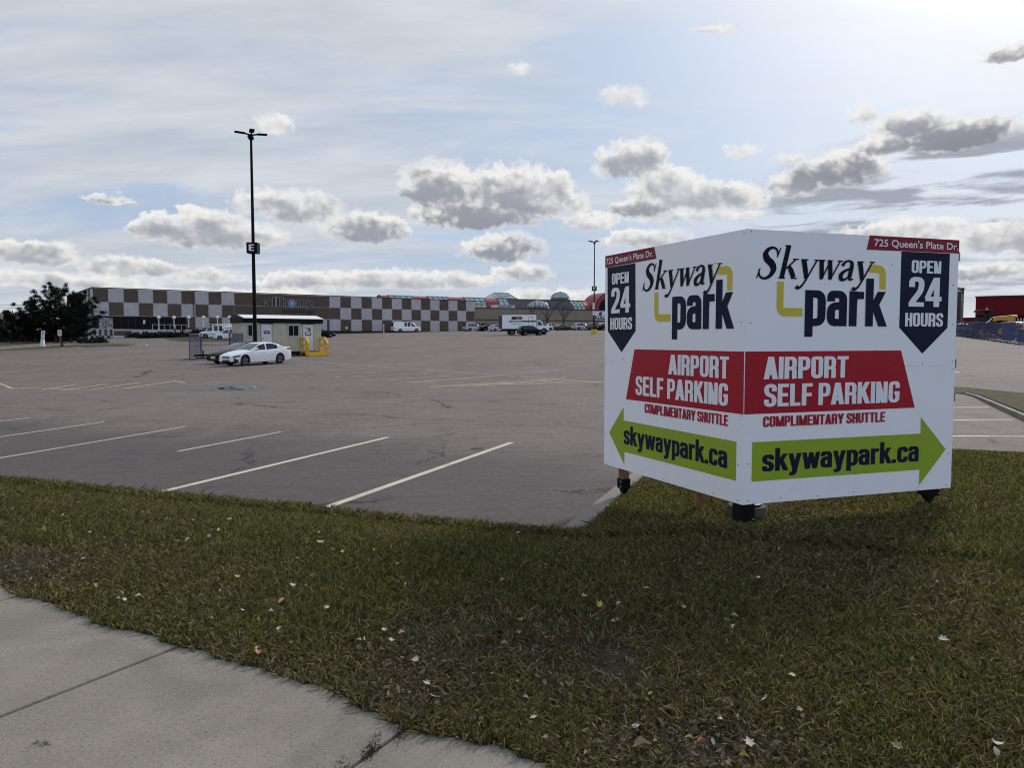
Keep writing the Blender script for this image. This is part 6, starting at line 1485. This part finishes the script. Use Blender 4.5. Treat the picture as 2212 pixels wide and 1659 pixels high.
def shrub(label, loc, w_, d_, h_, seed, m, group=None, size=.2, n=260, nar=.35, name='shrub'):
    t = thing(name, label, 'shrub', loc, None, group); r = random.Random(seed); b = MB(); pts = []; ds = []
    for k in range(9):
        a = r.uniform(0, 6.28); q = Vector((cos(a) * w_ * .4 * r.random(), sin(a) * d_ * .4 * r.random(), h_ * r.uniform(.6, .95))); b.tube([(q.x*.2, q.y*.2, -.1), (q.x*.7, q.y*.7, q.z*.5), q], [.025, .018, .008], 4)
    for k in range(n):
        a = r.uniform(0, 6.28); rad = math.sqrt(r.random()); z = r.random(); k2 = math.sqrt(max(.05, 1 - z ** 2.2)); pts.append((cos(a)*rad*w_*.5*k2, sin(a)*rad*d_*.5*k2, z*h_*(.8 + .25*math.sin(3*a+seed)))); ds.append((cos(a)*.5, sin(a)*.5, .6))
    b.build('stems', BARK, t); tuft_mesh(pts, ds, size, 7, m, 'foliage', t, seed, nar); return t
rs = random.Random(4)
for i in range(15):
    px_ = 500 + i * 19 + rs.uniform(-5, 5); pf = F0 + FE * fx(px_) + bearing(FA + 90) * (6.8 + rs.uniform(-.6, .6))
    zb0 = zg(pf.x, pf.y); br = i in (1, 4, 9)
    shrub('brown leafed shrub in the bed before the terrace' if br else 'dark low shrub in the bed before the terrace', (pf.x, pf.y, zb0), 2.6, 1.6, (zat(1314 / src, pf.y, px_ / src) - zb0) * rs.uniform(.85, 1.25), 60 + i, BROWNL if br else SHRUBL, 'shrubs before the terrace', .22, 150)
for i in range(9):
    px_ = -25 + i * 38; q = gd(px_ / src, 108 + rs.uniform(-2, 2)); shrub('dark dense shrub under the pines', tuple(q), 3.6, 2.2, rs.uniform(1.1, 1.7), 90 + i, SHRUBL, 'shrubs under the pines', .26, 200)
for i, px_ in enumerate((372, 398, 330)):
    q = gd(px_ / src, 100); shrub('small dark shrub at the foot of the chequered terrace wall', tuple(q), 1.8, 1.2, .8, 120 + i, SHRUBL, 'shrubs at the chequered wall', .2, 110)
q = gd(243 / src, 84.6); shrub('thin brown weed growing through the kerb below the small notice', tuple(q), .4, .3, 1.0, 150, BROWNL, None, .12, 40, .2, 'weed')
# far bare woods behind the pines
def far_woods():
    pts = []; ds = []; r = random.Random(77)
    for i in range(1700):
        px_ = r.uniform(-260, 380); q = gd(px_ / src, 262 + r.uniform(-12, 12)); h_ = 4.5 + 1.6 * math.sin(px_ * .05) + 1.2 * math.sin(px_ * .13 + 1); pts.append((q.x, q.y, q.z + r.random() ** .8 * h_)); ds.append((0, 0, .9))
    o = tuft_mesh(pts, ds, 1.5, 6, mat("bare_wood_twigs", (0.11, 0.075, 0.068), 0.95, 0.3, scale=.3), 'bare_woods', None, 5, .12); tag(o, 'reddish brown bare woods far behind the pines', 'woods', None, 'stuff')
far_woods()
def bare_tree(label, loc, hgt, seed, group=None):
    t = thing('bare_tree', label, 'tree', loc, None, group); r = random.Random(seed); tw_ = MB(); br = MB()
    def grow(p, d, L, rad, lv, mb):
        n = 4; pts = [p]; 
        for k in range(n): d = (d + Vector((r.gauss(0, .13), r.gauss(0, .13), .05))).normalized(); pts.append(pts[-1] + d * L / n)
        mb.tube(pts, [rad * (1 - .55 * k / n) for k in range(n + 1)], 5)
        if lv == 0: return
        for k in range(r.randint(3, 4)):
            j = r.randint(1, n); a = r.uniform(0, 6.28); e = (d + Vector((cos(a), sin(a), .25)) * r.uniform(.7, 1.1)).normalized(); grow(pts[j], e, L * r.uniform(.45, .7), rad * .5, lv - 1, br)
    trunk = [Vector((0, 0, -.2)), Vector((r.gauss(0, .05), 0, hgt * .25)), Vector((r.gauss(0, .1), 0, hgt * .42))]
    tw_.tube(trunk, [.17, .14, .11], 7)
    for k in range(6):
        a = k * 1.05 + r.uniform(-.3, .3); grow(trunk[-1] + Vector((0, 0, -hgt * .16 * (k % 3) * .5)), Vector((cos(a) * .75, sin(a) * .75, 1.0)).normalized(), hgt * .42, .06, 2, br)
    grow(trunk[-1], Vector((0, 0, 1)), hgt * .5, .08, 2, br)
    tw_.build('trunk', TWIG, t, smooth=True); br.build('crown', TWIG, t)
bare_tree('bare leafless tree half hidden behind the box of the rental truck', tpos(2104, 189), 6.4, 3)
bare_tree('bare leafless tree just right of the rental truck cab', tpos(2165, 190), 6.6, 5)
bare_tree('bare leafless tree furthest right, in front of the arched skylight gable', tpos(2228, 190), 6.9, 9)

# ------------------------------------------------------------------ larger fallen leaves
def leaf_master(kind, seed):
    r = random.Random(seed); n = 5 if kind == 'lobed' else 1; b = MB(); pts = []
    if kind == 'lobed':
        prof = [(0, -.5, 0), (.22, -.30, .05), (.48, -.28, .16), (.30, -.02, .06), (.52, .22, .20), (.22, .20, .05), (.0, .62, .12)]
        pts = prof + [(-x, y + r.uniform(-.05, .05), z * r.uniform(.5, 1.6)) for x, y, z in prof[-2:0:-1]]
    else:
        prof = [(0, -.5, 0), (.18, -.25, .10), (.24, .05, .20), (.12, .32, .10), (0, .55, .02)]
        pts = prof + [(-x, y, z * r.uniform(.6, 2.2)) for x, y, z in prof[-2:0:-1]]
    c = (0, .05, 0); b.add([c] + pts, [(0, i + 1, (i + 1) % len(pts) + 1) for i in range(len(pts))])
    return b
LEAFM = [mat("pale_dry_leaf", (0.48, 0.41, 0.32), 0.8, 0.2, scale=12), mat("tan_dry_leaf", (0.25, 0.17, 0.095), 0.8, 0.25, scale=12), mat("yellow_leaf", (0.33, 0.26, 0.045), 0.7, 0.2, scale=12), mat("orange_leaf", (0.38, 0.15, 0.05), 0.7, 0.2, scale=12)]
LTXT = ['pale curled dry leaf lying on the grass', 'tan dry leaf lying on the grass', 'yellow leaf lying on the grass', 'orange leaf lying on the grass']
protos = {}
def leaf(px_s, py_s, kind, size=None, lab=None, seed=0):
    q = gpt(px_s / src, py_s / src, 0); q = gpt(px_s / src, py_s / src, float(lawn_z(q.x, q.y)) + .036); r = random.Random(int(px_s * 7 + py_s)); key = (kind, r.randint(0, 3))
    if key not in protos:
        o = leaf_master('lobed' if key[1] % 2 == 0 else 'oval', key[1] + kind * 10).build('fallen_leaf', LEAFM[kind], None); protos[key] = o.data; bpy.data.objects.remove(o)
    o = bpy.data.objects.new('fallen_leaf', protos[key]); COL.objects.link(o); s = size or r.uniform(.027, .050)
    o.location = q; o.scale = (s, s, s * r.uniform(.8, 1.8)); o.rotation_euler = (r.gauss(0, .35), r.gauss(0, .35), r.uniform(0, 6.28))
    tag(o, lab or LTXT[kind], 'leaf', None if lab else 'fallen leaves on the grass')
K3, K2, K4 = 1400/2045, 1400/2045, 1548/2212
for x, y, k in ((88,300,0),(85,352,0),(105,355,0),(172,395,0),(225,410,0),(205,290,2),(600,328,2),(408,402,2),(315,512,2),(592,600,0),(985,600,1),(1148,575,0),(1508,422,0),(1350,483,0),(1395,486,0),(1675,487,2),(1722,655,2),(1620,668,2),(1710,716,2),(1822,712,0),(1812,806,0),(1980,622,0),(1250,805,3),(1000,672,3),(868,817,0),(565,880,0),(465,862,0),(355,925,0),(320,920,0),(505,922,0),(450,918,2),(648,1034,0),(805,1046,1),(1100,1118,0),(712,1172,0),(690,1210,1),(755,1248,0),(1235,1160,1),(1488,1227,0),(1285,1252,0),(1330,1370,0),(1395,1490,0),(1912,1420,0),(1955,1535,1),(1640,1580,1),(1420,905,0),(1160,945,1),(1245,878,1),(135,735,0),(540,482,0),(1240,300,0),(1222,302,0),(1785,815,0),(740,345,0)):
    leaf(1200 + x * K3, 1900 + y * K3, k, .075 if (x, y) == (1955, 1535) else None)
for x, y, k in ((158,80,0),(75,165,0),(310,178,0),(363,200,0),(255,275,2),(520,297,0),(480,450,0),(290,466,1),(448,130,0),(620,162,0),(715,170,0),(825,180,1),(890,158,0),(1115,230,0),(1083,340,0),(1265,290,0),(1210,320,0),(1030,352,1),(960,222,2),(1325,222,0),(1490,347,2),(1640,160,0),(1538,298,0),(1840,298,0),(1715,448,0),(1370,553,2),(1270,637,0),(1380,605,1),(675,685,0),(720,687,0),(800,667,0),(1400,750,0),(1565,755,0),(1216,797,0),(1610,855,0),(1610,882,1),(1490,968,0),(1485,990,3),(1690,605,0),(1765,610,0),(110,405,1),(200,605,1),(180,570,1),(820,400,1),(550,605,1)):
    leaf(x * K2, 1900 + y * K2, k)
leaf(1120, 2377, 3, .085, 'largest orange leaf, lying curled on the grass left of centre')
for x, y, k in ((828,385,0),(712,547,0),(290,714,2),(265,652,1),(1468,510,0),(1700,625,1),(985,574,0),(570,825,0),(575,765,0),(80,610,0),(375,470,0),(900,1100,0),(745,1235,0),(490,1340,0),(590,1340,0),(390,1475,3),(455,1475,0),(320,1457,2),(325,1520,1),(660,1480,0),(630,1555,2),(545,1590,1),(1755,897,0),(2055,1535,0),(2065,1490,0),(1495,1500,1),(1550,720,1),(130,1470,0),(20,1390,0),(55,1505,1),(945,1292,1),(1335,188,0),(2045,800,1),(1720,575,0)):
    leaf(2500 + x * K4, 1900 + y * K4, k, .08 if (x, y) == (55, 1505) else None)
for i, (aa, nn_) in enumerate(((1.61, -.12), (1.60, -.30), (1.62, -.48))):
    q = W0 + WA * aa + WN * nn_; t = thing('weed', 'dry brown weed tuft growing in the nearest pavement joint', 'weed', (q.x, q.y, -.01), None, 'weeds in the pavement joint'); rr = random.Random(i)
    tuft_mesh([(rr.gauss(0, .02) * .5, rr.gauss(0, .05), .0) for _ in range(26)], [(0, 0, .5)] * 26, .035, 7, BROWNL, 'tuft', t, 700 + i, .12)
q = gpt(92, 1608, .0); t = thing('weed', 'small dark weed tuft alone on the pavement slab at bottom left', 'weed', tuple(q))
tuft_mesh([(rr.gauss(0, .018), rr.gauss(0, .008), .0) for _ in range(12)], [(0, 0, .3)] * 12, .018, 6, BROWNL, 'tuft', t, 720, .12)
p = gpt(2212 * 809 / 878 * 0 + (3720 + 845 / 2.677) / src, (1280 + 1555 / 2.677) / src, -.03)
o = MB().tube([p + Vector((-.16, .05, 0)), p + Vector((0, 0, .02)), p + Vector((.16, -.06, .01))], .012, 6).build('fallen_twig', LEAFM[0], None); tag(o, 'pale peeled twig on the lawn right of the board', 'twig')
